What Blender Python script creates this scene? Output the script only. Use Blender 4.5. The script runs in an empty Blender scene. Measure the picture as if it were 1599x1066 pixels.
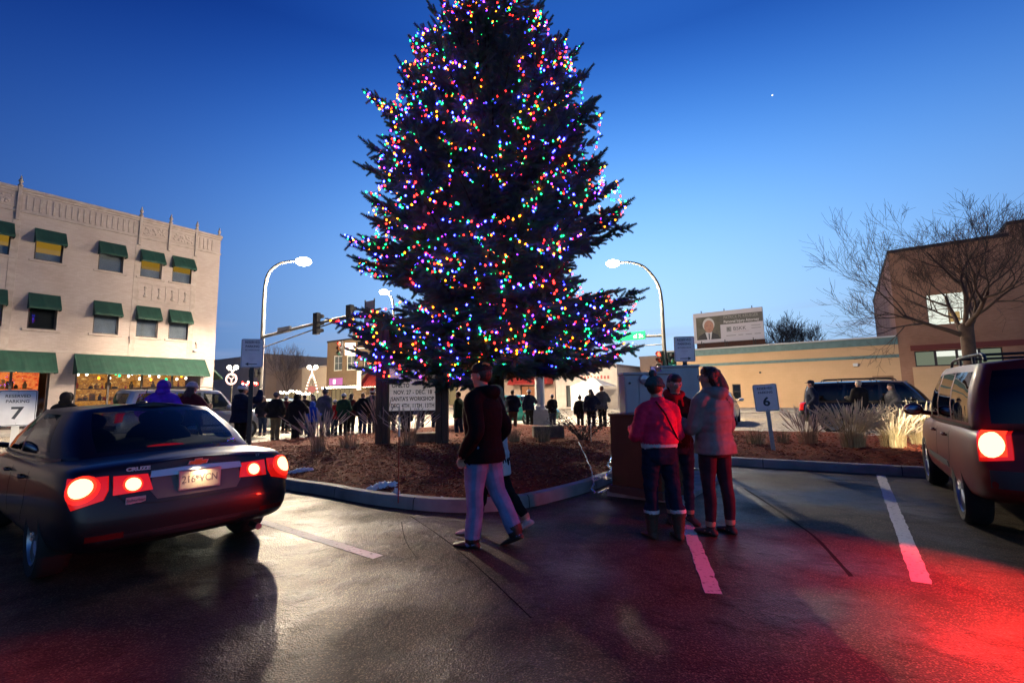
import bpy, bmesh, math, random
import numpy as np
from math import sin, cos, pi, radians as R, sqrt, atan2, exp
from mathutils import Vector, Matrix, noise, kdtree
from mathutils.bvhtree import BVHTree
C = bpy.context.scene.collection
SC = bpy.context.scene
rnd = random.Random(7)

# ------------------------------------------------------------------ camera
HC, FPX, CX, CY = 1.42, 740.0, 799.5, 533.0
PITCH, ROLL = math.atan(85 / 740.0), math.atan(0.0167)
cam = bpy.data.cameras.new('camera')
cam.sensor_width = 36.0
cam.lens = 36.0 * FPX / 1599.0
cam.clip_start, cam.clip_end = 0.05, 6000
camo = bpy.data.objects.new('camera', cam)
C.objects.link(camo)
f_ = Vector((0, cos(PITCH), sin(PITCH)))
u_ = Vector((0, -sin(PITCH), cos(PITCH)))
r_ = Vector((1, 0, 0))
RT = r_ * cos(ROLL) - u_ * sin(ROLL)
UP = u_ * cos(ROLL) + r_ * sin(ROLL)
M4 = Matrix((RT, UP, -f_)).transposed().to_4x4()
M4.translation = (0, 0, HC)
camo.matrix_world = M4
SC.camera = camo
def px(x, y, Y):
    """survey helper: the point seen at photo pixel x, y whose distance ahead is Y metres"""
    d = RT * ((x - CX) / FPX) - UP * ((y - CY) / FPX) + f_
    return Vector((0, 0, HC)) + d * (Y / d.y)
def gp(x, y, z=0.0):
    d = RT * ((x - CX) / FPX) - UP * ((y - CY) / FPX) + f_
    return Vector((0, 0, HC)) + d * ((z - HC) / d.z)

# ------------------------------------------------------------------ render, view
SC.render.engine = 'CYCLES'
SC.cycles.use_denoising = True
SC.cycles.max_bounces = 6
SC.cycles.diffuse_bounces = 2
SC.cycles.glossy_bounces = 3
SC.cycles.transparent_max_bounces = 12
SC.cycles.transmission_bounces = 3
SC.cycles.caustics_reflective = False
SC.cycles.caustics_refractive = False
SC.cycles.sample_clamp_indirect = 4.0
SC.view_settings.view_transform = 'Standard'
SC.view_settings.look = 'None'
SC.view_settings.exposure = 0.0
SC.view_settings.gamma = 1.0

# ------------------------------------------------------------------ dusk sky (the sun has set off to the right)
W = bpy.data.worlds.new('World')
SC.world = W
W.use_nodes = True
wn = W.node_tree.nodes
wl = W.node_tree.links
wn.clear()
def wnode(kind, **kw):
    n = wn.new(kind)
    for k, val in kw.items(): setattr(n, k, val)
    return n
def wmath(op, a, b=None, c=None):
    n = wnode('ShaderNodeMath', operation=op)
    for i, q in enumerate((a, b, c)):
        if q is None: continue
        if hasattr(q, 'is_linked'): wl.new(q, n.inputs[i])
        else: n.inputs[i].default_value = q
    return n.outputs[0]
tc = wnode('ShaderNodeTexCoord')
sx = wnode('ShaderNodeSeparateXYZ')
wl.new(tc.outputs['Generated'], sx.inputs[0])
el = wmath('MULTIPLY', wmath('ARCSINE', sx.outputs['Z']), 57.2958)
hyp = wmath('MAXIMUM', wmath('SQRT', wmath('ADD', wmath('MULTIPLY', sx.outputs['X'], sx.outputs['X']), wmath('MULTIPLY', sx.outputs['Y'], sx.outputs['Y']))), 0.02)
az = wmath('MULTIPLY', wmath('DIVIDE', sx.outputs['X'], hyp), 62.0)       # the afterglow is to the right
az = wmath('MULTIPLY', az, wmath('MINIMUM', wmath('MULTIPLY', hyp, 1.6), 1.0))
zen = wnode('ShaderNodeMapRange'); zen.inputs[1].default_value = 40; zen.inputs[2].default_value = 62; zen.inputs[3].default_value = 1; zen.inputs[4].default_value = .3
wl.new(el, zen.inputs[0])
elc = wmath('MINIMUM', wmath('MAXIMUM', el, 1.0), 38.0)
az2 = wmath('MULTIPLY', az, az)
east = wnode('ShaderNodeMapRange')                                     # the sky behind is already darker
east.inputs[1].default_value = -.5; east.inputs[2].default_value = .45; east.inputs[3].default_value = .72; east.inputs[4].default_value = 1.0
wl.new(sx.outputs['Y'], east.inputs[0])
dusk = wmath('MULTIPLY', east.outputs[0], zen.outputs[0])
el2 = wmath('MULTIPLY', elc, elc)
cc = wnode('ShaderNodeCombineXYZ')
for i, (a, b, c, d, q) in enumerate(((-.91536, .03831, .01528, -.00312, -.00058), (-.54109, .04579, .01248, -.00235, -.00047), (-.20782, .05118, .00785, -.00167, -.00031))):
    e = wmath('ADD', wmath('ADD', wmath('MULTIPLY', elc, b), wmath('MULTIPLY', az, c)), wmath('ADD', wmath('ADD', wmath('MULTIPLY', el2, d), wmath('MULTIPLY', az2, q)), a))
    wl.new(wmath('MULTIPLY', wmath('EXPONENT', e), dusk), cc.inputs[i])
# a few thin bars of cloud low over the horizon
mp = wnode('ShaderNodeMapping'); mp.inputs['Scale'].default_value = (2.2, 2.2, 26)
wl.new(tc.outputs['Generated'], mp.inputs[0])
cn = wnode('ShaderNodeTexNoise'); cn.inputs['Scale'].default_value = 1.6; cn.inputs['Detail'].default_value = 4
wl.new(mp.outputs[0], cn.inputs['Vector'])
cr = wnode('ShaderNodeMapRange'); cr.inputs[1].default_value = .5; cr.inputs[2].default_value = .72
wl.new(cn.outputs[0], cr.inputs[0])
low = wnode('ShaderNodeMapRange'); low.inputs[1].default_value = 11.0; low.inputs[2].default_value = 6.5
wl.new(el, low.inputs[0])
cm = wnode('ShaderNodeMixRGB'); cm.inputs[2].default_value = (.36, .42, .62, 1)
wl.new(wmath('MULTIPLY', wmath('MULTIPLY', cr.outputs[0], low.outputs[0]), .42), cm.inputs[0]); wl.new(cc.outputs[0], cm.inputs[1])
bg = wn.new('ShaderNodeBackground')
bg.inputs['Strength'].default_value = 1.0
wo = wn.new('ShaderNodeOutputWorld')
wl.new(cm.outputs[0], bg.inputs[0])
wl.new(bg.outputs[0], wo.inputs[0])
# ------------------------------------------------------------------ helpers
U = Vector((cos(R(55)), sin(R(55)), 0)); V = Vector((-U.y, U.x, 0))       # the street grid
def st(s, t, z=0.0): return U * s + V * t + Vector((0, 0, z))
def tag(o, label=None, cat=None, group=None, kind=None):
    if label: o['label'] = label
    if cat: o['category'] = cat
    if group: o['group'] = group
    if kind: o['kind'] = kind
    return o
def thing(name, label, cat, loc=(0, 0, 0), rz=0.0, group=None):
    o = bpy.data.objects.new(name, None); C.objects.link(o)
    o.empty_display_size = .2; o.location = loc; o.rotation_euler = (0, 0, rz)
    return tag(o, label, cat, group)
def frame3(d):
    d = d.normalized(); a = Vector((0, 0, 1)) if abs(d.z) < .95 else Vector((1, 0, 0))
    x = a.cross(d).normalized(); return x, d.cross(x)
class MB:
    def __init__(s): s.v = []; s.f = []; s.m = []
    def add(s, vs, fs, mi=0):
        b = len(s.v); s.v += [tuple(p) for p in vs]
        for f in fs: s.f.append([i + b for i in f]); s.m.append(mi)
        return s
    def box(s, c, d, mi=0, rz=0, M=None):
        x, y, z = d[0] / 2, d[1] / 2, d[2] / 2
        vs = [Vector(p) for p in ((-x, -y, -z), (x, -y, -z), (x, y, -z), (-x, y, -z), (-x, -y, z), (x, -y, z), (x, y, z), (-x, y, z))]
        if M is None: M = Matrix.Rotation(rz, 3, 'Z')
        return s.add([M @ p + Vector(c) for p in vs], [(3, 2, 1, 0), (4, 5, 6, 7), (0, 1, 5, 4), (1, 2, 6, 5), (2, 3, 7, 6), (3, 0, 4, 7)], mi)
    def b2(s, x0, x1, y0, y1, z0, z1, mi=0): return s.box(((x0 + x1) / 2, (y0 + y1) / 2, (z0 + z1) / 2), (x1 - x0, y1 - y0, z1 - z0), mi)
    def loft(s, rings, mi=0, cap=True, closed=True):
        n = len(rings[0]); b = len(s.v)
        for r in rings: s.v += [tuple(p) for p in r]
        for i in range(len(rings) - 1):
            for j in range(n if closed else n - 1):
                k = (j + 1) % n
                s.f.append([b + i * n + j, b + i * n + k, b + (i + 1) * n + k, b + (i + 1) * n + j]); s.m.append(mi)
        if cap:
            s.f.append([b + j for j in reversed(range(n))]); s.m.append(mi)
            e = b + (len(rings) - 1) * n; s.f.append([e + j for j in range(n)]); s.m.append(mi)
        return s
    def tube(s, pts, rad, n=8, mi=0, cap=True):
        pts = [Vector(p) for p in pts]; rings = []
        if not hasattr(rad, '__len__'): rad = [rad] * len(pts)
        x = None
        for i, p in enumerate(pts):
            d = (pts[min(i + 1, len(pts) - 1)] - pts[max(i - 1, 0)]).normalized()
            if x is None: x, y = frame3(d)
            else:
                x = (x - d * x.dot(d))
                if x.length < 1e-5: x, y = frame3(d)
                x.normalize(); y = d.cross(x)
            rings.append([p + (x * cos(2 * pi * j / n) + y * sin(2 * pi * j / n)) * rad[i] for j in range(n)])
        return s.loft(rings, mi, cap)
    def lathe(s, prof, o=(0, 0, 0), n=16, mi=0, axis=None, cap=True):
        o = Vector(o); M = Matrix.Identity(3)
        if axis is not None: M = Vector((0, 0, 1)).rotation_difference(Vector(axis)).to_matrix()
        return s.loft([[o + M @ Vector((r * cos(2 * pi * j / n), r * sin(2 * pi * j / n), z)) for j in range(n)] for r, z in prof], mi, cap)
    def prism(s, poly, z0, z1, mi=0, M=None, o=(0, 0, 0)):
        n = len(poly); o = Vector(o); M = M or Matrix.Identity(3)
        return s.loft([[o + M @ Vector((p[0], p[1], z)) for p in poly] for z in (z0, z1)], mi)
    def sphere(s, c, r, mi=0, n=12, m=8, sc=(1, 1, 1)):
        return s.loft([[Vector(c) + Vector((sc[0] * r * sin(pi * i / m) * cos(2 * pi * j / n), sc[1] * r * sin(pi * i / m) * sin(2 * pi * j / n), -sc[2] * r * cos(pi * i / m))) for j in range(n)] for i in [.02] + list(range(1, m)) + [m - .02]], mi)
    def build(s, name, mats, parent=None, smooth=None, bevel=0, loc=None, rz=0, weld=False):
        me = bpy.data.meshes.new(name); me.from_pydata(s.v, [], s.f)
        if not isinstance(mats, (list, tuple)): mats = [mats]
        for m in mats: me.materials.append(m)
        if len(mats) > 1: me.polygons.foreach_set('material_index', s.m)
        o = bpy.data.objects.new(name, me); C.objects.link(o)
        if weld or bevel:
            bm = bmesh.new(); bm.from_mesh(me); bmesh.ops.remove_doubles(bm, verts=bm.verts, dist=1e-5); bm.to_mesh(me); bm.free()
        if bevel:
            bv = o.modifiers.new('bevel', 'BEVEL'); bv.width = bevel; bv.segments = 2; bv.limit_method = 'ANGLE'; bv.angle_limit = R(35)
        if smooth is not None:
            me.shade_smooth()
            if smooth < 179: me.set_sharp_from_angle(angle=R(smooth))
        if parent: o.parent = parent
        if loc is not None: o.location = loc
        if rz: o.rotation_euler = (0, 0, rz)
        return o
def obj_from(name, me, parent=None):
    o = bpy.data.objects.new(name, me); C.objects.link(o)
    if parent: o.parent = parent
    return o
def bake(o):
    """replace an object's mesh with its modified mesh"""
    dg = bpy.context.evaluated_depsgraph_get(); dg.update()
    me = bpy.data.meshes.new_from_object(o.evaluated_get(dg)); o.modifiers.clear(); o.data = me; return o
def text(body, size, mat, parent, loc, rot=(R(90), 0, 0), name='lettering', align='CENTER', sx=1.0, bold=0.0, ext=.002, space=1.0):
    cu = bpy.data.curves.new(name, 'FONT'); cu.body = body; cu.size = size; cu.align_x = align; cu.align_y = 'CENTER'
    cu.extrude = ext; cu.offset = bold; cu.space_character = space; cu.resolution_u = 3
    t = bpy.data.objects.new('t', cu); C.objects.link(t)
    dg = bpy.context.evaluated_depsgraph_get(); dg.update()
    me = bpy.data.meshes.new_from_object(t.evaluated_get(dg)); bpy.data.objects.remove(t)
    me.materials.clear(); me.materials.append(mat); me.name = name
    o = obj_from(name, me, parent); o.location = loc; o.rotation_euler = rot; o.scale = (sx, 1, 1)
    return o
def copy_tree(o, parent=None):
    c = o.copy(); C.objects.link(c)
    if parent: c.parent = parent
    for ch in list(o.children): copy_tree(ch, c)
    return c
def lamp_light(name, kind, parent, loc, power, color, size=.1, rot=None, spot=None, blend=.6):
    l = bpy.data.lights.new(name, kind); l.energy = power; l.color = color
    if kind == 'AREA': l.size = size; l.spread = R(125)
    else: l.shadow_soft_size = size
    if spot: l.spot_size = spot; l.spot_blend = blend
    o = bpy.data.objects.new(name, l); C.objects.link(o); o.parent = parent; o.location = loc
    if rot: o.rotation_euler = rot
    return o

# ------------------------------------------------------------------ materials
MATS = {}
def mat(name, col, rough=.7, col2=None, scale=8.0, metal=0.0, bump=0.0, bscale=None, emit=None, es=1.0, coat=0.0, detail=4, dist=.02, mapscale=None, rvar=0.0, lo=.35, hi=.65, spec=.5, trans=0.0, alpha=1.0):
    if name in MATS: return MATS[name]
    m = bpy.data.materials.new(name); m.use_nodes = True; nt = m.node_tree; P = nt.nodes['Principled BSDF']; L = nt.links
    P.inputs['Roughness'].default_value = rough; P.inputs['Metallic'].default_value = metal
    P.inputs['Coat Weight'].default_value = coat; P.inputs['Coat Roughness'].default_value = .06
    P.inputs['Specular IOR Level'].default_value = spec
    c1 = tuple(col) + (1,); P.inputs['Base Color'].default_value = c1
    tcn = nt.nodes.new('ShaderNodeTexCoord'); vec = tcn.outputs['Object']
    if mapscale:
        mpn = nt.nodes.new('ShaderNodeMapping'); mpn.inputs['Scale'].default_value = mapscale; L.new(vec, mpn.inputs[0]); vec = mpn.outputs[0]
    if col2 or rvar:
        n = nt.nodes.new('ShaderNodeTexNoise'); n.inputs['Scale'].default_value = scale; n.inputs['Detail'].default_value = detail; L.new(vec, n.inputs['Vector'])
        r = nt.nodes.new('ShaderNodeMapRange'); r.inputs[1].default_value = lo; r.inputs[2].default_value = hi; L.new(n.outputs[0], r.inputs[0])
        if col2:
            x = nt.nodes.new('ShaderNodeMixRGB'); x.inputs[1].default_value = c1; x.inputs[2].default_value = tuple(col2) + (1,)
            L.new(r.outputs[0], x.inputs[0]); L.new(x.outputs[0], P.inputs['Base Color'])
        if rvar:
            q = nt.nodes.new('ShaderNodeMapRange'); q.inputs[3].default_value = rough - rvar; q.inputs[4].default_value = rough + rvar
            L.new(r.outputs[0], q.inputs[0]); L.new(q.outputs[0], P.inputs['Roughness'])
    if bump:
        n = nt.nodes.new('ShaderNodeTexNoise'); n.inputs['Scale'].default_value = bscale or scale * 4; n.inputs['Detail'].default_value = 5; L.new(vec, n.inputs['Vector'])
        b = nt.nodes.new('ShaderNodeBump'); b.inputs['Strength'].default_value = bump; b.inputs['Distance'].default_value = dist
        L.new(n.outputs[0], b.inputs['Height']); L.new(b.outputs[0], P.inputs['Normal'])
    if emit:
        P.inputs['Emission Color'].default_value = tuple(emit) + (1,); P.inputs['Emission Strength'].default_value = es
    if trans:
        P.inputs['Transmission Weight'].default_value = trans
    P.inputs['Alpha'].default_value = alpha
    MATS[name] = m; return m
def glow(name, col, strength):
    if name in MATS: return MATS[name]
    m = bpy.data.materials.new(name); m.use_nodes = True; nt = m.node_tree; nt.nodes.clear()
    e = nt.nodes.new('ShaderNodeEmission'); e.inputs[0].default_value = tuple(col) + (1,); e.inputs[1].default_value = strength
    o = nt.nodes.new('ShaderNodeOutputMaterial'); nt.links.new(e.outputs[0], o.inputs[0]); MATS[name] = m; return m
def glass(name, tint=(.8, .85, .9), opacity=.25, rough=.03):
    """thin pane: mostly clear, mirror reflections that grow at a slant"""
    if name in MATS: return MATS[name]
    m = bpy.data.materials.new(name); m.use_nodes = True; nt = m.node_tree; nt.nodes.clear(); L = nt.links
    t = nt.nodes.new('ShaderNodeBsdfTransparent'); t.inputs[0].default_value = tuple(x * (1 - opacity) for x in tint) + (1,)
    g = nt.nodes.new('ShaderNodeBsdfGlossy'); g.inputs['Roughness'].default_value = rough
    lw = nt.nodes.new('ShaderNodeLayerWeight'); pw = nt.nodes.new('ShaderNodeMath'); pw.operation = 'POWER'; pw.inputs[1].default_value = 4.5; L.new(lw.outputs['Facing'], pw.inputs[0])
    fr = nt.nodes.new('ShaderNodeMath'); fr.operation = 'MULTIPLY_ADD'; fr.inputs[1].default_value = .9; fr.inputs[2].default_value = .05; L.new(pw.outputs[0], fr.inputs[0])
    mx = nt.nodes.new('ShaderNodeMixShader'); o = nt.nodes.new('ShaderNodeOutputMaterial')
    L.new(fr.outputs[0], mx.inputs[0]); L.new(t.outputs[0], mx.inputs[1]); L.new(g.outputs[0], mx.inputs[2]); L.new(mx.outputs[0], o.inputs[0])
    MATS[name] = m; return m
def brick(name, c1, c2, mortar, bw=.22, bh=.075, bump=.3, stain=(.8, .8, .8), stain_amt=.35, rough=.85):
    if name in MATS: return MATS[name]
    m = bpy.data.materials.new(name); m.use_nodes = True; nt = m.node_tree; P = nt.nodes['Principled BSDF']; L = nt.links
    P.inputs['Roughness'].default_value = rough
    t = nt.nodes.new('ShaderNodeTexCoord'); s = nt.nodes.new('ShaderNodeSeparateXYZ'); L.new(t.outputs['Object'], s.inputs[0])
    a = nt.nodes.new('ShaderNodeMath'); a.operation = 'ADD'; L.new(s.outputs[0], a.inputs[0]); L.new(s.outputs[1], a.inputs[1])
    c = nt.nodes.new('ShaderNodeCombineXYZ'); L.new(a.outputs[0], c.inputs[0]); L.new(s.outputs[2], c.inputs[1])
    b = nt.nodes.new('ShaderNodeTexBrick'); b.inputs['Scale'].default_value = 1; b.inputs['Brick Width'].default_value = bw; b.inputs['Row Height'].default_value = bh
    b.inputs['Mortar Size'].default_value = .008; b.inputs['Color1'].default_value = c1 + (1,); b.inputs['Color2'].default_value = c2 + (1,); b.inputs['Mortar'].default_value = mortar + (1,)
    L.new(c.outputs[0], b.inputs['Vector'])
    n = nt.nodes.new('ShaderNodeTexNoise'); n.inputs['Scale'].default_value = .55; n.inputs['Detail'].default_value = 6; L.new(t.outputs['Object'], n.inputs['Vector'])
    r = nt.nodes.new('ShaderNodeMapRange'); r.inputs[1].default_value = .4; r.inputs[2].default_value = .7; r.inputs[4].default_value = stain_amt; L.new(n.outputs[0], r.inputs[0])
    x = nt.nodes.new('ShaderNodeMixRGB'); x.blend_type = 'MULTIPLY'; x.inputs[2].default_value = stain + (1,)
    L.new(r.outputs[0], x.inputs[0]); L.new(b.outputs[0], x.inputs[1]); L.new(x.outputs[0], P.inputs['Base Color'])
    bp = nt.nodes.new('ShaderNodeBump'); bp.inputs['Strength'].default_value = bump; bp.inputs['Distance'].default_value = .01; bp.invert = True
    L.new(b.outputs['Fac'], bp.inputs['Height']); L.new(bp.outputs[0], P.inputs['Normal'])
    MATS[name] = m; return m
def M_paint(name, col, rough=.35, **k): return mat(name, col, rough, bump=.02, bscale=60, **k)
galv = mat('galvanised_steel', (.5, .5, .5), .45, (.42, .42, .43), 20, metal=.6)
darkmetal = mat('dark_metal', (.03, .03, .032), .5, (.05, .045, .04), 15, metal=.3)
black = mat('black_plastic', (.012, .012, .013), .5, bump=.03, bscale=80)
black_ink = mat('black_ink', (.015, .015, .018), .6)
concrete = mat('concrete', (.36, .35, .33), .85, (.24, .235, .22), 5, bump=.25, bscale=60, dist=.01)
timber = mat('brown_timber', (.10, .05, .028), .7, (.055, .028, .016), 6, mapscale=(6, 6, .5), bump=.25, bscale=20, dist=.01)
# ------------------------------------------------------------------ ground, streets, kerbs, beds
def asphalt(name, c1, c2, rough, rv, spec=.5, ior=1.4):
    m = bpy.data.materials.new(name); m.use_nodes = True; nt = m.node_tree; P = nt.nodes['Principled BSDF']; L = nt.links
    t = nt.nodes.new('ShaderNodeTexCoord')
    def nz(scale, det, lo, hi):
        n = nt.nodes.new('ShaderNodeTexNoise'); n.inputs['Scale'].default_value = scale; n.inputs['Detail'].default_value = det; L.new(t.outputs['Object'], n.inputs['Vector'])
        r = nt.nodes.new('ShaderNodeMapRange'); r.inputs[1].default_value = lo; r.inputs[2].default_value = hi; L.new(n.outputs[0], r.inputs[0]); return n, r
    _, big = nz(.7, 5, .42, .62); fn, fine = nz(70, 3, .35, .7); _, mid = nz(4, 6, .5, .66)
    def mx(a, b, f, bl='MIX'):
        x = nt.nodes.new('ShaderNodeMixRGB'); x.blend_type = bl
        for i, q in ((1, a), (2, b)):
            if isinstance(q, tuple): x.inputs[i].default_value = q + (1,)
            else: L.new(q, x.inputs[i])
        if isinstance(f, float): x.inputs[0].default_value = f
        else: L.new(f, x.inputs[0])
        return x.outputs[0]
    base = mx(c1, c2, big.outputs[0]); base = mx(base, tuple(min(1, q * 2.0) for q in c2), fine.outputs[0])
    vs_ = nt.nodes.new('ShaderNodeTexVoronoi'); vs_.inputs['Scale'].default_value = 130; L.new(t.outputs['Object'], vs_.inputs['Vector'])
    sp_ = nt.nodes.new('ShaderNodeSeparateXYZ'); L.new(vs_.outputs['Color'], sp_.inputs[0]); th_ = nt.nodes.new('ShaderNodeMath'); th_.operation = 'GREATER_THAN'; th_.inputs[1].default_value = .86; L.new(sp_.outputs[0], th_.inputs[0]); base = mx(base, tuple(min(1, q * 4.5) for q in c2), th_.outputs[0])
    oil = nt.nodes.new('ShaderNodeMath'); oil.operation = 'MULTIPLY'; oil.inputs[1].default_value = .55; L.new(mid.outputs[0], oil.inputs[0])
    base = mx(base, tuple(q * .45 for q in c1), oil.outputs[0]); L.new(base, P.inputs['Base Color'])
    # damp patches shine
    rr = nt.nodes.new('ShaderNodeMapRange'); rr.inputs[3].default_value = rough + rv; rr.inputs[4].default_value = rough - rv; L.new(big.outputs[0], rr.inputs[0]); L.new(rr.outputs[0], P.inputs['Roughness'])
    P.inputs['Specular IOR Level'].default_value = spec; P.inputs['IOR'].default_value = ior
    vo = nt.nodes.new('ShaderNodeTexVoronoi'); vo.inputs['Scale'].default_value = 95; L.new(t.outputs['Object'], vo.inputs['Vector'])
    b = nt.nodes.new('ShaderNodeBump'); b.inputs['Strength'].default_value = .55; b.inputs['Distance'].default_value = .006; L.new(vo.outputs[0], b.inputs['Height'])
    b2 = nt.nodes.new('ShaderNodeBump'); b2.inputs['Strength'].default_value = .25; b2.inputs['Distance'].default_value = .03; L.new(mid.outputs[0], b2.inputs['Height']); L.new(b.outputs[0], b2.inputs['Normal'])
    L.new(b2.outputs[0], P.inputs['Normal']); return m
lotm = asphalt('lot_asphalt', (.022, .0175, .011), (.035, .028, .0175), .50, .2, .5, 1.32)
roadm = asphalt('road_surface', (.13, .118, .10), (.18, .163, .138), .7, .08, .25)
def sheet(name, pts, z, m):
    b = MB(); b.add([(p[0], p[1], z) for p in pts], [list(range(len(pts)))])
    return tag(b.build(name, m), kind='structure')
sheet('ground', [(-2500, -400), (2500, -400), (2500, 4500), (-2500, 4500)], 0, lotm)
sheet('street', [st(-80, 16), st(150, 16), st(150, 30.5), st(-80, 30.5)], .004, roadm)
sheet('cross_street', [st(18.2, -90), st(37, -90), st(37, 260), st(18.2, 260)], .008, roadm)
pave = mat('sidewalk_concrete', (.36, .34, .31), .8, (.27, .255, .235), 3, bump=.2, bscale=50, dist=.01)
def slab(name, poly, z0, z1, m):
    if sum(poly[i - 1].x * poly[i].y - poly[i].x * poly[i - 1].y for i in range(len(poly))) < 0: poly = poly[::-1]
    b = MB(); b.prism([(p.x, p.y) for p in poly], z0, z1); return tag(b.build(name, m, bevel=.012), kind='structure')
slab('sidewalk', [st(-30, 13), st(-30, 16), st(18.2, 16), st(18.2, -40), st(15.2, -40), st(15.2, 13)], -.1, .13, pave)
slab('sidewalk', [st(37, -60), st(43.8, -60), st(43.8, 17), st(37, 17)], -.1, .14, pave)
slab('sidewalk', [st(37, 31), st(43.8, 31), st(43.8, 160), st(37, 160)], -.1, .14, pave)
slab('sidewalk', [st(-60, 30.5), st(18.2, 30.5), st(18.2, 35.6), st(-60, 35.6)], -.1, .14, pave)
# low kerb run at the foot of the long cream wall
KERB = [Vector(p) for p in ((9.5, 6.05), (6.71, 7.89), (4.32, 9.44), (3.4, 10.0))]
isl = [(3.05, 9.75), (2.3, 8.75), (1.5, 7.8), (1.1, 7.17), (.48, 6.52), (.15, 6.22), (-.19, 6.08), (-.55, 6.03), (-.85, 6.07), (-1.34, 6.24), (-2.14, 6.7), (-2.91, 7.31), (-3.58, 7.71), (-4.6, 8.42), (-5.3, 8.9), (-5.75, 8.8), (-6.2, 8.2), (-9.6, 3.35), (-13, -1.5)]
KERB += [Vector(p) for p in isl]
def resample(pts, step):
    out = [pts[0]]
    for a, b in zip(pts, pts[1:]):
        n = max(1, int((b - a).length / step)); out += [a.lerp(b, (i + 1) / n) for i in range(n)]
    return out
def chaikin(p, k=2):
    for _ in range(k):
        q = [p[0]]
        for a, b in zip(p, p[1:]): q += [a.lerp(b, .25), a.lerp(b, .75)]
        p = q + [p[-1]]
    return p
kp = chaikin(KERB, 2)
def normals(p):
    o = []
    for i in range(len(p)):
        d = (p[min(i + 1, len(p) - 1)] - p[max(i - 1, 0)]).normalized(); o.append(Vector((d.y, -d.x)))     # towards the bed
    return o
kn = normals(kp)
kb = MB(); prof = [(0, -.05), (.015, .12), (.04, .148), (.15, .152), (.165, .14), (.165, -.05)]
kb.loft([[Vector((p.x + n.x * a, p.y + n.y * a, z)) for a, z in prof] for p, n in zip(kp, kn)])
kerbm = mat('kerb_concrete', (.34, .335, .33), .8, (.16, .155, .15), 2.2, bump=.35, bscale=45, dist=.012, lo=.3, hi=.75)
tag(kb.build('kerb', kerbm, smooth=40), kind='structure')
# joints of the kerb stones
jb = MB(); acc = 0; last = 0
for i in range(1, len(kp)):
    acc += (kp[i] - kp[i - 1]).length
    if acc - last > 1.5:
        last = acc; p, n = kp[i], kn[i]; d = Vector((-n.y, n.x)) * .006
        pr = [(-.003, -.02), (.012, .122), (.04, .1505), (.15, .1545)]
        for (a, z), (a2, z2) in zip(pr, pr[1:]):
            q1 = Vector((p.x + n.x * a, p.y + n.y * a, z)); q2 = Vector((p.x + n.x * a2, p.y + n.y * a2, z2)); D = Vector((d.x, d.y, 0))
            jb.add([q1 - D, q1 + D, q2 + D, q2 - D], [(0, 1, 2, 3)])
tag(jb.build('kerb_joints', black), kind='structure')
# mulch bed filling the corner behind the kerb
from mathutils.geometry import delaunay_2d_cdt
inner = [p + n * .165 for p, n in zip(kp, kn)]
outer = [Vector(st(s, t)[:2]) for s, t in ((-12, 13), (-6, 13), (0, 13), (5, 13), (10, 13), (15.2, 13), (15.2, 8), (15.2, 3), (15.2, -2), (15.2, -6), (15.2, -10))]
loop = inner + outer
def inside(p, poly):
    c = False; j = len(poly) - 1
    for i in range(len(poly)):
        a, b = poly[i], poly[j]
        if (a.y > p.y) != (b.y > p.y) and p.x < (b.x - a.x) * (p.y - a.y) / (b.y - a.y) + a.x: c = not c
        j = i
    return c
def edge_d(p, poly=inner):
    best = 99
    for a, b in zip(poly, poly[1:]):
        ab = b - a; L2 = ab.length_squared
        t = max(0, min(1, (p - a).dot(ab) / L2)) if L2 > 0 else 0; best = min(best, (p - a - ab * t).length)
    return best
def bed_z(x, y):
    p = Vector((x, y)); d = edge_d(p)
    return .135 + .2 * (1 - exp(-d / .9)) + .05 * noise.noise((x * .8, y * .8, 3)) * min(1, d * 2) + .025 * noise.noise((x * 4, y * 4, 9)) * min(1, d * 4)
inpts = []
for i in range(9000):
    near = i < 6000
    p = Vector((rnd.uniform(-6, 8), rnd.uniform(6, 13.5))) if near else Vector((rnd.uniform(-14, 18), rnd.uniform(0, 19)))
    if inside(p, loop) and edge_d(p) > .06: inpts.append(p)
vs = loop + inpts
r = delaunay_2d_cdt(vs, [], [list(range(len(loop)))], 1, 1e-4)
mb = MB(); mb.add([(p.x, p.y, .13 if i < len(loop) else bed_z(p.x, p.y)) for i, p in enumerate(r[0])], [f for f in r[2]])
mulchm = mat('mulch', (.22, .045, .020), .95, (.09, .020, .011), 12, spec=.15, bump=.8, bscale=60, dist=.03)
tag(mb.build('mulch_bed', mulchm, smooth=60), kind='structure')
# loose bark chips
cv = []; cf = []; cmi = []
def chips(n, xr, yr, sz):
    for _ in range(n):
        p = Vector((rnd.uniform(*xr), rnd.uniform(*yr)))
        if not inside(p, loop) or edge_d(p) < .02: continue
        z = bed_z(p.x, p.y); a = rnd.uniform(0, 2 * pi); l = rnd.uniform(.5, 1.5) * sz; w = l * rnd.uniform(.2, .4)
        M = Matrix.Rotation(a, 3, 'Z') @ Matrix.Rotation(rnd.uniform(-.6, .6), 3, 'Y') @ Matrix.Rotation(rnd.uniform(-.7, .7), 3, 'X')
        b = len(cv)
        for q in ((-l, -w, 0), (l, -w * .6, 0), (l, w, 0), (-l, w * .7, 0), (0, 0, w * .8)): cv.append(tuple(M @ Vector(q) + Vector((p.x, p.y, z + .008))))
        cf.extend([(b, b + 1, b + 4), (b + 1, b + 2, b + 4), (b + 2, b + 3, b + 4), (b + 3, b, b + 4)]); cmi.extend([rnd.choice((0, 0, 1, 2))] * 4)
chips(16000, (-5.5, 2.6), (6.0, 11.5), .026); chips(7000, (2.5, 11), (6, 13), .032); chips(6000, (-9, 6), (9, 16), .03)
cb = MB(); cb.v = cv; cb.f = [list(f) for f in cf]; cb.m = cmi
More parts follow.
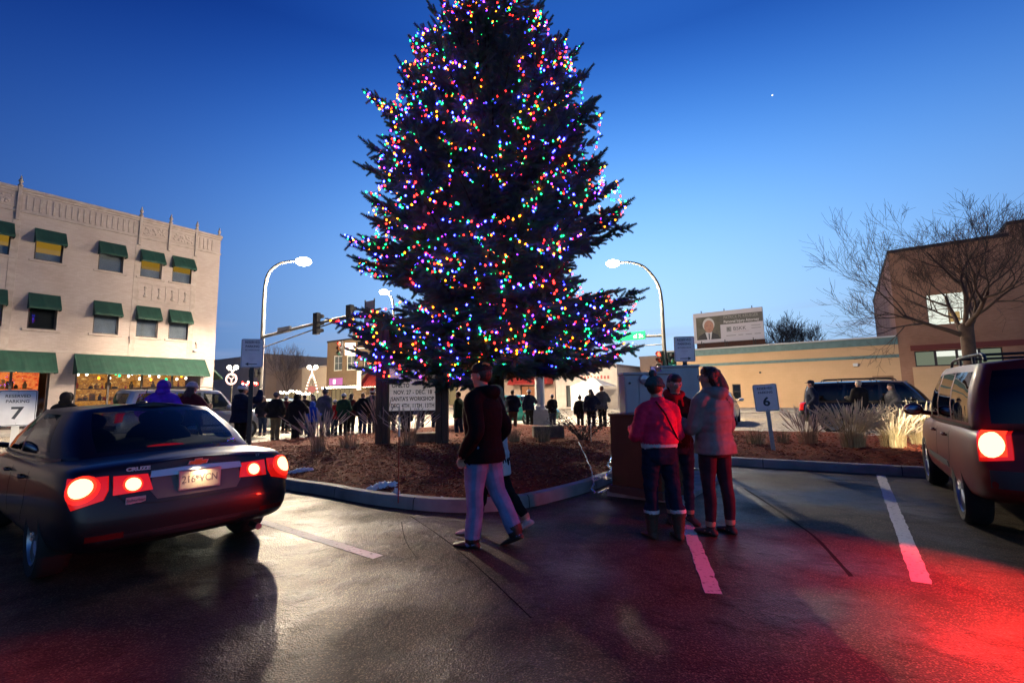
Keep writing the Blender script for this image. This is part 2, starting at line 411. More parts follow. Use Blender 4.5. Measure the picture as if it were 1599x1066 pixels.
tag(cb.build('bark_chips', [mat('bark_red', (.25, .052, .024), .9, spec=.15), mat('bark_dark', (.10, .026, .015), .9, spec=.15), mat('bark_pale', (.36, .15, .085), .9, spec=.15)]), kind='stuff')
# painted stall lines
white_paint = mat('worn_white_paint', (.60, .60, .58), .65, (.07, .065, .06), 26, bump=.3, bscale=90, dist=.004, lo=.57, hi=.75, detail=8)
def stripe(name, a, b, w, z=.004, m=None):
    a = Vector(a); b = Vector(b); n = max(2, int((b - a).length / .08)); d = (b - a).normalized(); q = Vector((-d.y, d.x)) * w / 2; mb_ = MB()
    L_ = []; R_ = []
    for i in range(n + 1):
        p = a.lerp(b, i / n); j = .006
        L_.append((p.x + q.x + rnd.uniform(-j, j), p.y + q.y + rnd.uniform(-j, j), z)); R_.append((p.x - q.x + rnd.uniform(-j, j), p.y - q.y + rnd.uniform(-j, j), z))
    mb_.add(L_ + R_, [(n + 1 + i, n + 2 + i, i + 1, i) for i in range(n)])
    return tag(mb_.build(name, m or white_paint), kind='structure')
stripe('stall_line', (-3.6, 6.25), (-1.24, 4.45), .11)
stripe('stall_line', (6.12, 8.13), (2.995, 3.68), .12)
stripe('stall_line', (2.2, 6.6), (1.4, 3.55), .12)
seamm = mat('tar_seam', (.012, .011, .010), .9, spec=.1)
def seam(pts, w):
    p = chaikin([Vector(q) for q in pts], 2); mb_ = MB(); nn = normals(p)
    mb_.add([(a.x + n.x * w * s * rnd.uniform(.5, 1.3), a.y + n.y * w * s * rnd.uniform(.5, 1.3), .003) for a, n in zip(p, nn) for s in (-1, 1)], [(2 * i, 2 * i + 1, 2 * i + 3, 2 * i + 2) for i in range(len(p) - 1)])
    tag(mb_.build('pavement_crack', seamm), kind='structure')
seam([gp(640, 805).xy, gp(690, 838).xy, gp(735, 875).xy, gp(775, 912).xy, gp(830, 965).xy], .006)
seam([gp(1162, 762).xy, gp(1205, 790).xy, gp(1240, 815).xy, gp(1275, 838).xy, gp(1330, 900).xy], .018)
seam([gp(627, 815).xy, gp(632, 845).xy, gp(650, 870).xy], .004)
# street centre and edge lines
for t in (22.9, 23.3): stripe('street_line', st(-30, t).xy, st(17, t).xy, .12, .012, mat('yellow_paint', (.5, .33, .05), .7, (.35, .24, .06), 5))
for k in range(9): stripe('crosswalk_line', st(19.5, 17.2 + k * 1.35).xy, st(22.5, 17.2 + k * 1.35).xy, .5, .013)
for s in (27.4, 27.8): stripe('street_line', st(s, -40).xy, st(s, 14).xy, .12, .013, MATS['yellow_paint'])
stripe('stop_line', st(19, 14.5).xy, st(27, 14.5).xy, .45, .013)
# old snow on the bed
def snow(cx, cy, lx, ly, h, rz, seed):
    b = MB(); N = 26; g = []
    for i in range(N + 1):
        for j in range(N + 1):
            a, c = i / N * 2 - 1, j / N * 2 - 1; x, y = a * lx, c * ly; X = cx + x * cos(rz) - y * sin(rz); Y = cy + x * sin(rz) + y * cos(rz)
            rr = sqrt(a * a + c * c) + .35 * noise.noise((a * 2 + seed, c * 2, 1)) + .12 * noise.noise((a * 7 + seed, c * 7, 5))
            g.append((X, Y, bed_z(X, Y) - .05 + (h + .05) * max(0, 1 - rr) ** .45 * (1 + .35 * noise.noise((a * 9, c * 9, seed))) if inside(Vector((X, Y)), loop) else -.05))
    b.add(g, [(i * (N + 1) + j, (i + 1) * (N + 1) + j, (i + 1) * (N + 1) + j + 1, i * (N + 1) + j + 1) for i in range(N) for j in range(N)])
    tag(b.build('snow', mat('old_snow', (.88, .88, .9), .6, (.68, .68, .7), 20, bump=.6, bscale=40, dist=.02), smooth=180), kind='stuff')
s1 = gp(655, 765, .25); s2 = gp(597, 745, .3); s3 = gp(618, 757, .25); s4 = gp(695, 762, .25)
snow(s1.x, s1.y, .40, .19, .13, -.15, 1.0); snow(s2.x, s2.y, .26, .10, .07, .1, 4.0); snow(s3.x, s3.y, .08, .07, .07, 0, 7.0)
s5 = gp(470, 726, .3); snow(s5.x, s5.y, .3, .08, .06, .1, 11.0)
# ------------------------------------------------------------------ buildings
def holed_wall(mb, x0, x1, z0, z1, holes, th=.3, mi=0, y=0.0):
    """wall in the local xz plane facing -y with real openings and reveals"""
    xs = sorted({x0, x1, *[h[0] for h in holes], *[h[1] for h in holes]}); zs = sorted({z0, z1, *[h[2] for h in holes], *[h[3] for h in holes]})
    for xa, xb in zip(xs, xs[1:]):
        for za, zb in zip(zs, zs[1:]):
            cx, cz = (xa + xb) / 2, (za + zb) / 2
            if any(h[0] < cx < h[1] and h[2] < cz < h[3] for h in holes): continue
            mb.add([(xa, y, za), (xb, y, za), (xb, y, zb), (xa, y, zb)], [(0, 1, 2, 3)], mi)
    for a, b, c, d in holes:
        mb.add([(a, y, c), (b, y, c), (b, y, d), (a, y, d), (a, y + th, c), (b, y + th, c), (b, y + th, d), (a, y + th, d)], [(0, 4, 5, 1), (1, 5, 6, 2), (2, 6, 7, 3), (3, 7, 4, 0)], mi)
def shell(mb, x0, x1, y0, y1, z0, z1, mi=0, front=False):
    """side, back and roof faces of a block whose front wall is holed_wall"""
    p = [(x0, y0), (x1, y0), (x1, y1), (x0, y1)]
    vs = [(x, y, z) for z in (z0, z1) for x, y in p]
    mb.add(vs, [(1, 2, 6, 5), (2, 3, 7, 6), (3, 0, 4, 7), (4, 5, 6, 7)] + ([(0, 1, 5, 4)] if front else []), mi)
pane_m = glass('window_glass', opacity=.2)
def window(parent, a, b, c, d, frame_m, back_m, y=.14, fr=.07, mull=0, rail=True, top_m=None, top_frac=.45, depth=.08, name='window'):
    f = MB()
    for x0, x1, z0, z1 in ((a, a + fr, c, d), (b - fr, b, c, d), (a + fr, b - fr, c, c + fr), (a + fr, b - fr, d - fr, d)): f.b2(x0, x1, y - .03, y + .05, z0, z1)
    for k in range(mull):
        x = a + (b - a) * (k + 1) / (mull + 1); f.b2(x - .03, x + .03, y - .025, y + .045, c + fr, d - fr)
    if rail: f.b2(a + fr, b - fr, y - .02, y + .04, (c + d) / 2 - .025, (c + d) / 2 + .025)
    w = f.build(name, frame_m, parent)
    p = MB(); p.b2(a + fr, b - fr, y + .005, y + .012, c + fr, d - fr); p.build('pane', pane_m, w)
    bl = MB(); zt = d - (d - c) * top_frac if top_m else d
    bl.b2(a + fr * .5, b - fr * .5, y + depth, y + depth + .02, c + fr * .5, zt)
    if top_m: bl.b2(a + fr * .5, b - fr * .5, y + depth, y + depth + .02, zt, d - fr * .5, 1)
    bl.build('blind', [back_m, top_m or back_m], w)
    return w
def awning(parent, x0, x1, z0, z1, out, m, val=.12, y=0.0, name='awning'):
    b = MB(); n = max(1, int((x1 - x0) / .6))
    P = [(y - .01, z1), (y - out, z0 + val), (y - out, z0), (y - out + .015, z0), (y - out + .02, z0 + val - .01), (y - .01, z1 - .04)]
    # sloping cloth, valance, closed triangular ends
    rows = []
    for i in range(n * 4 + 1):
        x = x0 + (x1 - x0) * i / (n * 4); sag = .018 * abs(sin(pi * i / 4)); rows.append([(x, yy + (sag if 0 < k < 2 else 0), zz - (sag if k == 1 else 0)) for k, (yy, zz) in enumerate(P)])
    b.loft(rows, cap=False)
    for x in (x0, x1): b.add([(x, y - .01, z1), (x, y - out, z0 + val), (x, y - out, z0), (x, y - .01, z0)], [(0, 1, 2, 3)])
    return b.build(name, m, parent)
green = mat('green_awning_canvas', (.002, .030, .020), .7, (.003, .042, .028), 3, bump=.15, bscale=80)
cream_brick = brick('pale_face_brick', (.40, .335, .315), (.35, .29, .272), (.34, .295, .28), stain=(.72, .66, .62), stain_amt=.5)
stone = mat('cast_stone', (.375, .32, .295), .8, (.29, .24, .22), 3, bump=.2, bscale=40)
dframe = mat('dark_window_frame', (.035, .025, .024), .5)
blind_w = mat('roller_blind', (.62, .6, .6), .8, (.5, .48, .47), 2)
dark_room = mat('dark_room', (.03, .03, .035), .8)
lit_yellow = glow('lit_window_yellow', (1.0, .50, .05), .62)
corner_building = thing('brick_building', 'three storey pale brick corner building with green awnings and roof pinnacles', 'building', st(14.4, 35.2), R(55))
X0, X1, HB = -34.0, .36, 12.75
bays = [(-8.83, -7.69), (-6.15, -4.98), (-4.13, -3.0), (-2.42, -1.27), (-10.88, -9.72), (-13.2, -12.05), (-15.4, -14.3)]
holes = [(a, b, 9.15, 10.75) for a, b in bays] + [(a, b, 5.4, 7.15) for a, b in bays] + [(-6.72, -.42, .45, 3.75), (-13.6, -7.75, .12, 3.75)]
w = MB(); holed_wall(w, X0, X1, 0, HB, holes); shell(w, X0, X1, 0, 22, 0, HB); w.build('wall', cream_brick, corner_building)
t = MB()
t.b2(X0, X1 + .09, -.09, 22.09, HB, HB + .16); t.b2(X0, X1 + .05, -.05, 0, HB - .14, HB - .002)
t.b2(X0, X1 + .05, -.05, 0, 11.55, 11.67); t.b2(X0, X1 + .03, -.03, 0, 4.18, 4.3)
t.build('cornice', stone, corner_building, bevel=.01)
fz = MB(); k = X0
while k < X1 - .3:
    if not (-4.2 < k < -2.75 or -2.7 < k < -1.25 or -10.9 < k < -9.6): fz.b2(k, k + .1, -.035, 0, 11.75, 12.5)
    k += .26
for a, b in ((-4.15, -2.8), (-2.6, -1.27), (-10.9, -9.7)):
    fz.b2(a, b, -.03, 0, 11.78, 11.83); fz.b2(a, b, -.03, 0, 12.42, 12.48)
    for q in range(26):
        x = rnd.uniform(a + .1, b - .1); z = rnd.uniform(11.9, 12.35); fz.sphere((x, 0, z), rnd.uniform(.05, .1), n=7, m=5, sc=(1, .5, 1))
fz.build('frieze', stone, corner_building)
for x in (-9.6, -4.28, -2.7, -1.17, -10.98):
    pl = MB(); pl.b2(x - .07, x + .07, -.11, -.002, 11.1, 12.95)
    if x not in (-2.7,): pl.b2(x - .16, x + .16, -.02, 0, 4.3, 11.1)
    pl.build('pilaster', stone, corner_building, bevel=.01)
for x, h in ((-9.6, 1), (-4.28, 1), (-2.7, 1), (-1.17, 1), (.22, .35), (-10.98, 1)):
    f = MB(); f.lathe([(.0, 0), (.11, 0), (.12, .05), (.07, .1), (.06, .2), (.11, .27), (.09, .34), (.035, .45), (.045, .5), (.0, .62)], (x, -.05, 12.95 - (1 - h) * .1), n=10); f.build('pinnacle', stone, corner_building, smooth=50)
pn = MB(); pn.b2(-4.2, -1.2, -.03, 0, 8.72, 8.8); pn.b2(-4.2, -1.2, -.03, 0, 7.66, 7.74)
for k in range(5): x = -4.16 + k * .73; pn.b2(x - .03, x + .05, -.03, 0, 7.74, 8.72)
for k in range(4):
    x = -3.78 + k * .73; pn.b2(x - .035, x + .035, -.045, 0, 7.95, 8.5)
    for z, r in ((8.5, .11), (8.36, .08), (7.95, .12), (8.1, .06)): pn.sphere((x, 0, z), r, n=8, m=6, sc=(1, .6, .8))
pn.build('carved_panel', stone, corner_building)
for i, (a, b) in enumerate(bays):
    s_ = MB(); s_.b2(a - .18, b + .18, -.07, .1, 9.03, 9.145); s_.build('sill', stone, corner_building)
    s_ = MB(); s_.b2(a - .18, b + .18, -.07, .1, 5.28, 5.395); s_.build('sill', stone, corner_building)
    window(corner_building, a, b, 9.15, 10.75, dframe, blind_w, top_m=None if i == 1 else lit_yellow, top_frac=(.72, 0, .66, .56, .68, .7, .7)[i], rail=False)
    window(corner_building, a, b, 5.4, 7.15, dframe, dark_room if i == 0 else blind_w, rail=False)
    awning(corner_building, a - .06, b + .06, 10.02, 10.88, .55, green); awning(corner_building, a - .06, b + .06, 6.43, 7.32, .55, green)
for x, z in ((-4.35, 5.25), (-.75, 5.2)):
    b = MB(); b.b2(x - .1, x + .1, -.12, 0, z, z + .12); b.b2(x - .06, x + .06, -.08, 0, z - .3, z); b.build('corbel', stone, corner_building)
awning(corner_building, -6.85, -.22, 3.02, 4.2, .95, green, .1); awning(corner_building, -15, -7.62, 3.02, 4.2, .95, green, .1)
b = MB(); b.sphere((-.85, -.1, 4.75), .12, n=10, m=8, sc=(1.4, 1, .7)); b.build('floodlight', mat('white_plastic', (.7, .7, .7), .4), corner_building, smooth=60)
b = MB()
for k in range(3):
    ya = 1.2 + k * 3.2; p = [(.36, 4.15), (1.5, 3.05), (1.5, 2.93), (.37, 4.0)]
    b.loft([[(x, y, z) for x, z in p] for y in (ya, ya + 2.6)])
b.build('awning', green, corner_building)
# shop fronts: frames, glass, a lit room behind with goods and lights
def blotch(name, cols, strength, scale=2.5):
    """the lit back of a shop: shelves of unlike goods"""
    m = bpy.data.materials.new(name); m.use_nodes = True; nt = m.node_tree; nt.nodes.clear(); L = nt.links
    t = nt.nodes.new('ShaderNodeTexCoord'); mp_ = nt.nodes.new('ShaderNodeMapping'); mp_.inputs['Scale'].default_value = (1.0, 1.0, 1.5); L.new(t.outputs['Object'], mp_.inputs[0])
    n = nt.nodes.new('ShaderNodeTexNoise'); n.inputs['Scale'].default_value = scale; n.inputs['Detail'].default_value = 7; n.inputs['Roughness'].default_value = .68; L.new(mp_.outputs[0], n.inputs['Vector'])
    c = nt.nodes.new('ShaderNodeValToRGB')
    while len(c.color_ramp.elements) < len(cols): c.color_ramp.elements.new(.5)
    for i, q in enumerate(cols): c.color_ramp.elements[i].position = .3 + .4 * i / (len(cols) - 1); c.color_ramp.elements[i].color = q + (1,)
    L.new(n.outputs[0], c.inputs[0])
    e = nt.nodes.new('ShaderNodeEmission'); e.inputs[1].default_value = strength; L.new(c.outputs[0], e.inputs[0])
    o = nt.nodes.new('ShaderNodeOutputMaterial'); L.new(e.outputs[0], o.inputs[0]); return m
shop_glow = blotch('lit_shop_interior', [(.10, .03, .006), (.34, .11, .015), (.55, .21, .03), (.24, .07, .012), (.75, .34, .07), (1, .6, .22)], 2.3, 2.2)
red_glow = blotch('lit_red_shop_interior', [(.35, .015, .008), (.8, .08, .02), (.95, .25, .05), (.6, .03, .012), (1, .45, .15)], 2.4, 2.0)
bulbm = {}
for nme, col, s_ in (('red', (1, .016, .012), 18.0), ('amber', (1, .20, .006), 20.0), ('green', (.008, .75, .15), 12.0), ('blue', (.022, .03, 1), 56.0), ('white', (1, .85, .6), 18.0), ('purple', (.2, .02, 1), 32.0)): bulbm[nme] = glow('lit_%s_bulb' % nme, col, s_)
def shopfront(a, b, c, d, inner_m, posts, nm):
    f = MB(); f.b2(a, b, .1, .2, c, c + .12); f.b2(a, b, .1, .2, d - .12, d)
    for x in posts: f.b2(x - .05, x + .05, .1, .2, c + .12, d - .12)
    sf = f.build('shop_window', dframe, corner_building)
    p = MB(); p.b2(a + .02, b - .02, .145, .152, c + .12, d - .12); p.build('pane', pane_m, sf)
    r_ = MB(); r_.b2(a, b, 2.4, 2.42, 0, d); r_.b2(a, b, .3, 2.4, -.0, .02, 1); r_.build('lit_room', [inner_m, timber], sf)
    for k in range(16):
        g = MB(); x = rnd.uniform(a + .3, b - .3); h = rnd.uniform(.3, 1.5); g.b2(x - rnd.uniform(.1, .4), x + rnd.uniform(.1, .4), rnd.uniform(.8, 1.2), rnd.uniform(1.3, 2), c, c + h)
        g.build('display_box', (mat('shop_goods_red', (.5, .06, .03), .6), mat('shop_goods_tan', (.5, .3, .12), .6), mat('shop_goods_dark', (.08, .05, .03), .6))[k % 3], sf)
    for z in (1.55, 2.25):
        g = MB(); g.b2(a + .3, b - .3, 1.9, 2.25, z, z + .04); g.build('shelf', timber, sf); x = a + .35
        while x < b - .5:
            w_ = rnd.uniform(.1, .32); h_ = rnd.uniform(.12, .5)
            if rnd.random() < .8:
                g = MB()
                if rnd.random() < .5: g.b2(x, x + w_, 1.95, 2.2, z + .041, z + .04 + h_)
                else: g.lathe([(0, 0), (w_ * .4, 0), (w_ * .5, h_ * .5), (w_ * .2, h_ * .8), (w_ * .25, h_), (0, h_)], (x + w_ / 2, 2.08, z + .042), n=10)
                g.build('shelf_item', rnd.choice((MATS['shop_goods_red'], MATS['shop_goods_tan'], MATS['shop_goods_dark'])), sf)
            x += w_ + rnd.uniform(.02, .15)
    lamp_light('shop_light', 'AREA', sf, ((a + b) / 2, 1.2, d - .05), 70, (1, .62, .3), 2.5)
shopfront(-6.72, -.42, .45, 3.75, shop_glow, [-6.67, -5.2, -3.6, -2.0, -.47], 'a')
shopfront(-13.6, -7.75, .12, 3.75, red_glow, [-13.55, -9.2, -7.8, -10.6], 'b')
def light_line(name, label, pts, n, cols, rad, parent=None, group=None, jit=.05):
    """a string of bulbs: wire plus single bulbs"""
    b = MB(); b.tube(pts, .006, 5)
    o = b.build(name, darkmetal, parent)
    if label: tag(o, label, 'string lights', group)
    L = [0]
    for p, q in zip(pts, pts[1:]): L.append(L[-1] + (Vector(q) - Vector(p)).length)
    for k in range(n):
        t = L[-1] * (k + .5) / n; i = max(j for j in range(len(L) - 1) if L[j] <= t); f = (t - L[i]) / (L[i + 1] - L[i])
        p = Vector(pts[i]).lerp(Vector(pts[i + 1]), f) + Vector((rnd.uniform(-jit, jit), rnd.uniform(-jit, jit), rnd.uniform(-jit, jit)))
        c = cols[k % len(cols)] if cols else 'white'; q = obj_from('bulb', bulb_mesh(c, rad), o); q.location = p
    return o
_bm = {}
def bulb_mesh(c, r):
    if (c, r) not in _bm:
        b = MB(); b.lathe([(.001, -1.5 * r), (.75 * r, -1.05 * r), (r, -.3 * r), (.7 * r, .6 * r), (.35 * r, 1.1 * r), (.001, 1.15 * r)], n=7); o = b.build('bulb', bulbm[c]); _bm[(c, r)] = o.data; o.data.shade_smooth(); bpy.data.objects.remove(o)
    return _bm[(c, r)]
for z, y, n, r in ((3.35, .5, 26, .035), (3.2, .9, 14, .06), (2.95, 1.4, 12, .07)):
    o = light_line('string_lights', {3.35: 'garland of small coloured bulbs at the top of the amber shop window', 3.2: 'garland of bigger bulbs hung inside the amber shop window', 2.95: 'lowest garland of round bulbs deep inside the amber shop window'}[z],
        [(-6.6 + k * .4, y, z + .12 * sin(k * 1.3)) for k in range(16)], n, ['white', 'green', 'amber', 'white', 'red', 'white', 'green'] if z > 3.3 else ['white', 'white', 'amber', 'white', 'green'], r, None, None, .1)
    o.matrix_world = Matrix.Translation(st(14.4, 35.2)) @ Matrix.Rotation(R(55), 4, 'Z')
o = light_line('string_lights', 'garland of pink and white bulbs across the red lit shop window', [(-13 + k * .4, .6, 3.25 + .1 * sin(k * 1.7)) for k in range(13)], 22, ['red', 'white', 'purple', 'amber', 'white'], .04, None, None, .1)
o.matrix_world = Matrix.Translation(st(14.4, 35.2)) @ Matrix.Rotation(R(55), 4, 'Z')
tr = thing('lit_display_tree', 'white glowing tabletop tree in the red lit shop window', 'display', st(14.4, 35.2) + U * -9.75 + V * .75 + Vector((0, 0, .9)), R(55))
b = MB(); b.lathe([(.01, 2.1), (.14, 1.75), (.1, 1.72), (.27, 1.35), (.2, 1.3), (.4, .9), (.3, .85), (.5, .5), (.05, .48)], n=14); b.build('lit_boughs', glow('lit_white_display', (1, .62, .45), 2.2), tr, smooth=40)
b = MB(); b.tube([(0, 0, -.4), (0, 0, .5)], .05, 8); b.box((0, 0, -.42), (.7, .5, .9)); b.build('stand', timber, tr)

# the row on the far side of the cross street
P0 = Vector((27.8, 34.0, 0)); RZ = R(-35)
cream_block = brick('cream_painted_block', (.66, .44, .25), (.64, .425, .24), (.61, .40, .225), .4, .2, .12, (.82, .78, .72), .45, .8)
teal = mat('teal_band_paint', (.14, .24, .24), .6, (.11, .19, .19), 3)
hall = thing('cream_hall', 'long low cream painted building with two teal bands', 'building', P0, RZ)
w = MB(); holed_wall(w, -17.2, 0, 0, 5.2, [(-11.2, -10.55, .85, 2.1), (-1.55, -.55, .14, 2.32)]); shell(w, -17.2, 0, 0, 18, 0, 5.2); w.build('wall', cream_block, hall)
b = MB(); b.b2(-17.25, 0, -.05, 0, 4.66, 5.18); b.build('upper_band', teal, hall)
b = MB(); b.b2(-17.25, 0, -.04, 0, 3.72, 3.95); b.build('lower_band', teal, hall)
b = MB(); b.b2(-17.35, 0, -.12, 18.1, 5.2, 5.3); b.build('coping', mat('pale_coping', (.6, .6, .6), .6), hall)
window(hall, -11.2, -10.55, .85, 2.1, dframe, dark_room, y=.1)
b = MB(); b.b2(-1.5, -.6, .1, .15, .14, 2.28); d_ = b.build('door', mat('cream_door', (.62, .48, .32), .5), hall); b = MB(); b.sphere((-1.4, .07, 1.15), .05, n=8, m=6); b.build('handle', galv, d_)
b = MB()
for q in ((-1.66, -1.55, .14, 2.43), (-.55, -.44, .14, 2.43), (-1.55, -.55, 2.32, 2.43)): b.b2(q[0], q[1], -.03, .05, q[2], q[3])
b.build('door_frame', mat('tan_frame', (.3, .17, .09), .6), hall)
b = MB(); b.box((-9.0, -.06, 3.0), (.14, .1, .14)); b.build('vent_cap', darkmetal, hall)
b = MB(); b.box((-2.6, -.08, 3.3), (.3, .16, .22)); b.build('wall_lamp', mat('white_plastic', (.7, .7, .7), .4), hall)
red_brick = brick('brown_face_brick', (.42, .215, .135), (.36, .18, .11), (.33, .22, .15), stain=(.6, .5, .45), stain_amt=.6)
bh = thing('brick_hall', 'tall brown brick building with one bright square window', 'building', P0, RZ)
w = MB(); holed_wall(w, .0, 6.3, 0, 11.35, [(1.78, 4.08, 5.8, 8.05), (.85, 5.3, 3.0, 4.08)]); shell(w, 0, 6.3, 0, 24, 0, 11.35)
holed_wall(w, 6.302, 26, 0, 12.1, [(8.6, 12, 3.0, 4.08), (6.9, 7.8, 10.9, 11.5)]); shell(w, 6.302, 26, 0, 24, 0, 12.1); w.build('wall', red_brick, bh)
b = MB(); b.b2(-.05, 6.29, -.06, 24, 11.35, 11.58); b.b2(6.25, 26, -.06, 24.05, 12.1, 12.34); b.build('roof_edge', mat('brown_flashing', (.03, .02, .017), .5), bh)
b = MB(); b.b2(.66, 26, -.03, 0, 0, 2.97); b.build('painted_base', cream_block, bh)
b = MB(); b.b2(.66, 26, -.06, 0, 4.12, 4.5); b.build('red_band', mat('dark_red_band', (.16, .03, .02), .6), bh)
bright = glow('lit_white_window', (1.0, .92, .70), 2.4); dimlit = glow('lit_dim_window', (.75, .75, .42), .55)
ww = window(bh, 1.78, 4.08, 5.8, 8.05, mat('tan_frame', (.3, .17, .09), .6), bright, rail=True, mull=1, depth=.2)
b = MB(); b.b2(2.9, 3.5, .3, .31, 6.0, 6.7); b.build('room_shade', glow('lit_amber_shade', (1, .55, .15), 1.2), ww)
for i in range(4): window(bh, .85 + i * 1.1125, .85 + (i + 1) * 1.1125, 3.0, 4.08, dframe, dimlit, rail=False, depth=.12, top_m=bright if i in (1, 2) else None, top_frac=.4)
for i in range(3): window(bh, 8.6 + i * 1.133, 8.6 + (i + 1) * 1.133, 3.0, 4.08, dframe, dimlit, rail=False, depth=.12)
window(bh, 6.9, 7.8, 10.9, 11.5, dframe, dark_room, rail=False)
# billboard on the hall roof
bb = thing('billboard', 'rooftop billboard with a portrait and lawyer advertisement', 'billboard', P0 + U * 2.2 + Vector((0, 0, 5.3)), RZ)
b = MB(); b.b2(-14.6, -8.75, 0, .25, .68, 3.5); b.build('panel', mat('billboard_paper', (.62, .58, .60), .6), bb, bevel=.02)
b = MB(); b.b2(-14.4, -8.72, .02, .2, .02, .66); b.build('skirt', mat('rust_boards', (.09, .03, .015), .8, (.05, .018, .01), 4, mapscale=(8, 1, 1)), bb)
for x in (-13.9, -11.9, -9.6):
    b = MB(); b.tube([(x, -.25, .0), (x, -.25, .85)], .035, 6); b.tube([(x + .15, -.12, .02), (x + .15, -.12, .7)], .03, 6); b.tube([(x, .3, 3.5), (x, .3, 3.75)], .04, 6); b.tube([(x, 2.2, 0), (x, .26, 2.6)], .05, 6)
    b.build('support', darkmetal, bb)
gy = mat('billboard_grey', (.12, .115, .105), .6); b = MB(); b.b2(-12.25, -8.78, -.006, -.001, 2.25, 3.1); b.build('banner', gy, bb)
b = MB(); b.b2(-14.35, -12.25, -.006, -.001, .98, 3.1); b.build('portrait_ground', mat('portrait_ground', (.16, .15, .115), .7, (.10, .095, .075), 1.5), bb)
def flat(name, poly, m, y, parent): b = MB(); b.add([(x, y, z) for x, z in poly], [list(range(len(poly)))]); return b.build(name, m, parent)
ell = lambda cx, cz, rx, rz, n=20, a0=0, a1=2 * pi: [(cx + rx * cos(a0 + (a1 - a0) * i / n), cz + rz * sin(a0 + (a1 - a0) * i / n)) for i in range(n + (a1 < 6))]
flat('portrait_suit', [(-14.3, .985), (-12.3, .985), (-12.45, 1.35), (-12.95, 1.62), (-13.65, 1.62), (-14.15, 1.35)], mat('suit_print', (.05, .05, .055), .7), -.009, bb)
flat('portrait_shirt', [(-13.42, .985), (-13.1, .985), (-12.98, 1.66), (-13.58, 1.66)], mat('shirt_print', (.6, .6, .6), .7), -.012, bb)
flat('portrait_tie', [(-13.3, .985), (-13.2, .985), (-13.2, 1.5), (-13.25, 1.58), (-13.31, 1.5)], mat('tie_print', (.08, .08, .1), .7), -.015, bb)
flat('portrait_hair', ell(-13.26, 2.36, .52, .62), mat('hair_print', (.6, .58, .54), .7), -.012, bb)
flat('portrait_face', ell(-13.24, 2.18, .42, .58), mat('face_print', (.50, .27, .19), .7, (.42, .21, .15), 2), -.015, bb)
for x in (-13.4, -13.08): flat('portrait_eye', ell(x, 2.27, .06, .03, 8), gy, -.018, bb)
flat('portrait_mouth', ell(-13.24, 1.9, .13, .025, 8), mat('mouth_print', (.3, .1, .08), .7), -.018, bb)
lt = mat('print_pale', (.62, .6, .58), .6); dk = mat('print_dark', (.06, .055, .06), .6)
def bt(body, size, m, x, z, **k): text(body, size, m, bb, (x, -.008, z), align='LEFT', ext=.0015, **k)
bt('PATRICK M. KRUEGER', .40, mat('print_mid', (.36, .35, .31), .6), -11.95, 2.87, sx=.72); bt('Personal Injury Attorney', .36, lt, -11.95, 2.47, sx=.8, bold=.008)
bt('BSKK', .46, dk, -11.2, 1.78, sx=1.0)
flat('logo_mark', [(-11.75, 1.55), (-11.35, 1.55), (-11.35, 2.0), (-11.75, 2.0)], mat('logo_grey', (.3, .3, .3), .6), -.006, bb); bt('K', .36, dk, -11.68, 1.78)
flat('logo_rule', [(-11.2, 1.50), (-9.9, 1.50), (-9.9, 1.52), (-11.2, 1.52)], mat('print_rust', (.4, .2, .15), .6), -.006, bb)
# low relief rows of small print, too small to read
for z, x0, x1 in ((1.95, -9.72, -9.0), (1.72, -9.72, -8.95), (1.2, -11.8, -11.0), (1.2, -10.8, -10.4), (1.2, -10.2, -9.7), (1.2, -9.5, -9.0)): flat('small_print', [(x0, z - .03), (x1, z - .03), (x1, z + .03), (x0, z + .03)], mat('print_faint', (.3, .28, .29), .6), -.006, bb)

# brown two storey corner block far across the junction
def row_block(name, label, x0, x1, h, m, dep=16, holes=(), y=0.0, cap=.25, capm=None):
    o = thing(name, label, 'building', P0 + U * y - V * x0, RZ); w = MB(); W_ = x1 - x0
    holed_wall(w, 0, W_, 0, h, list(holes)); shell(w, 0, W_, 0, dep, 0, h); w.build('wall', m, o)
    c = MB(); c.b2(-.06, W_ + .06, -.08, dep + .05, h, h + cap); c.build('parapet', capm or stone, o); return o
brown2 = brick('olive_brown_brick', (.155, .10, .06), (.13, .085, .05), (.15, .11, .08), stain=(.6, .55, .5))
tanb = brick('tan_brick', (.42, .30, .24), (.38, .27, .21), (.38, .3, .25), stain=(.7, .65, .6))
tb = row_block('brick_store', 'far two storey brown brick store with white upstairs windows', -69.2, -55.5, 10.15, brown2, 18, [(1.7, 3.85, 5.65, 8.0), (4.9, 7.1, 5.6, 7.8), (8.9, 11, 5.6, 7.8), (1.2, 6.6, .5, 2.9)], capm=darkmetal)
wf = mat('white_frame', (.6, .6, .55), .5); shade = mat('pale_shade', (.55, .52, .42), .8)
for a, b_, c, d in ((1.7, 3.85, 5.65, 8.0), (4.9, 7.1, 5.6, 7.8), (8.9, 11, 5.6, 7.8)): window(tb, a, b_, c, d, wf, shade, mull=1, fr=.14)
sw = window(tb, 1.2, 6.6, .5, 2.9, dframe, glow('lit_store', (1, .62, .25), .8), mull=4, rail=False, name='shop_window')
b = MB(); b.b2(-.02, 13, -.6, 0, 2.95, 3.3); b.build('canopy', mat('canopy_tan', (.35, .25, .13), .6), tb)
b = MB(); b.b2(.9, 4.1, -.12, -.02, 3.5, 4.55); b.build('lit_sign', glow('lit_pink_sign', (.85, .25, .6), .9), tb); 
b = MB(); b.b2(1.9, 2.5, -.14, -.125, 3.7, 4.35); b.build('sign_tube', glow('lit_white_tube', (1, .8, .9), 3), tb)
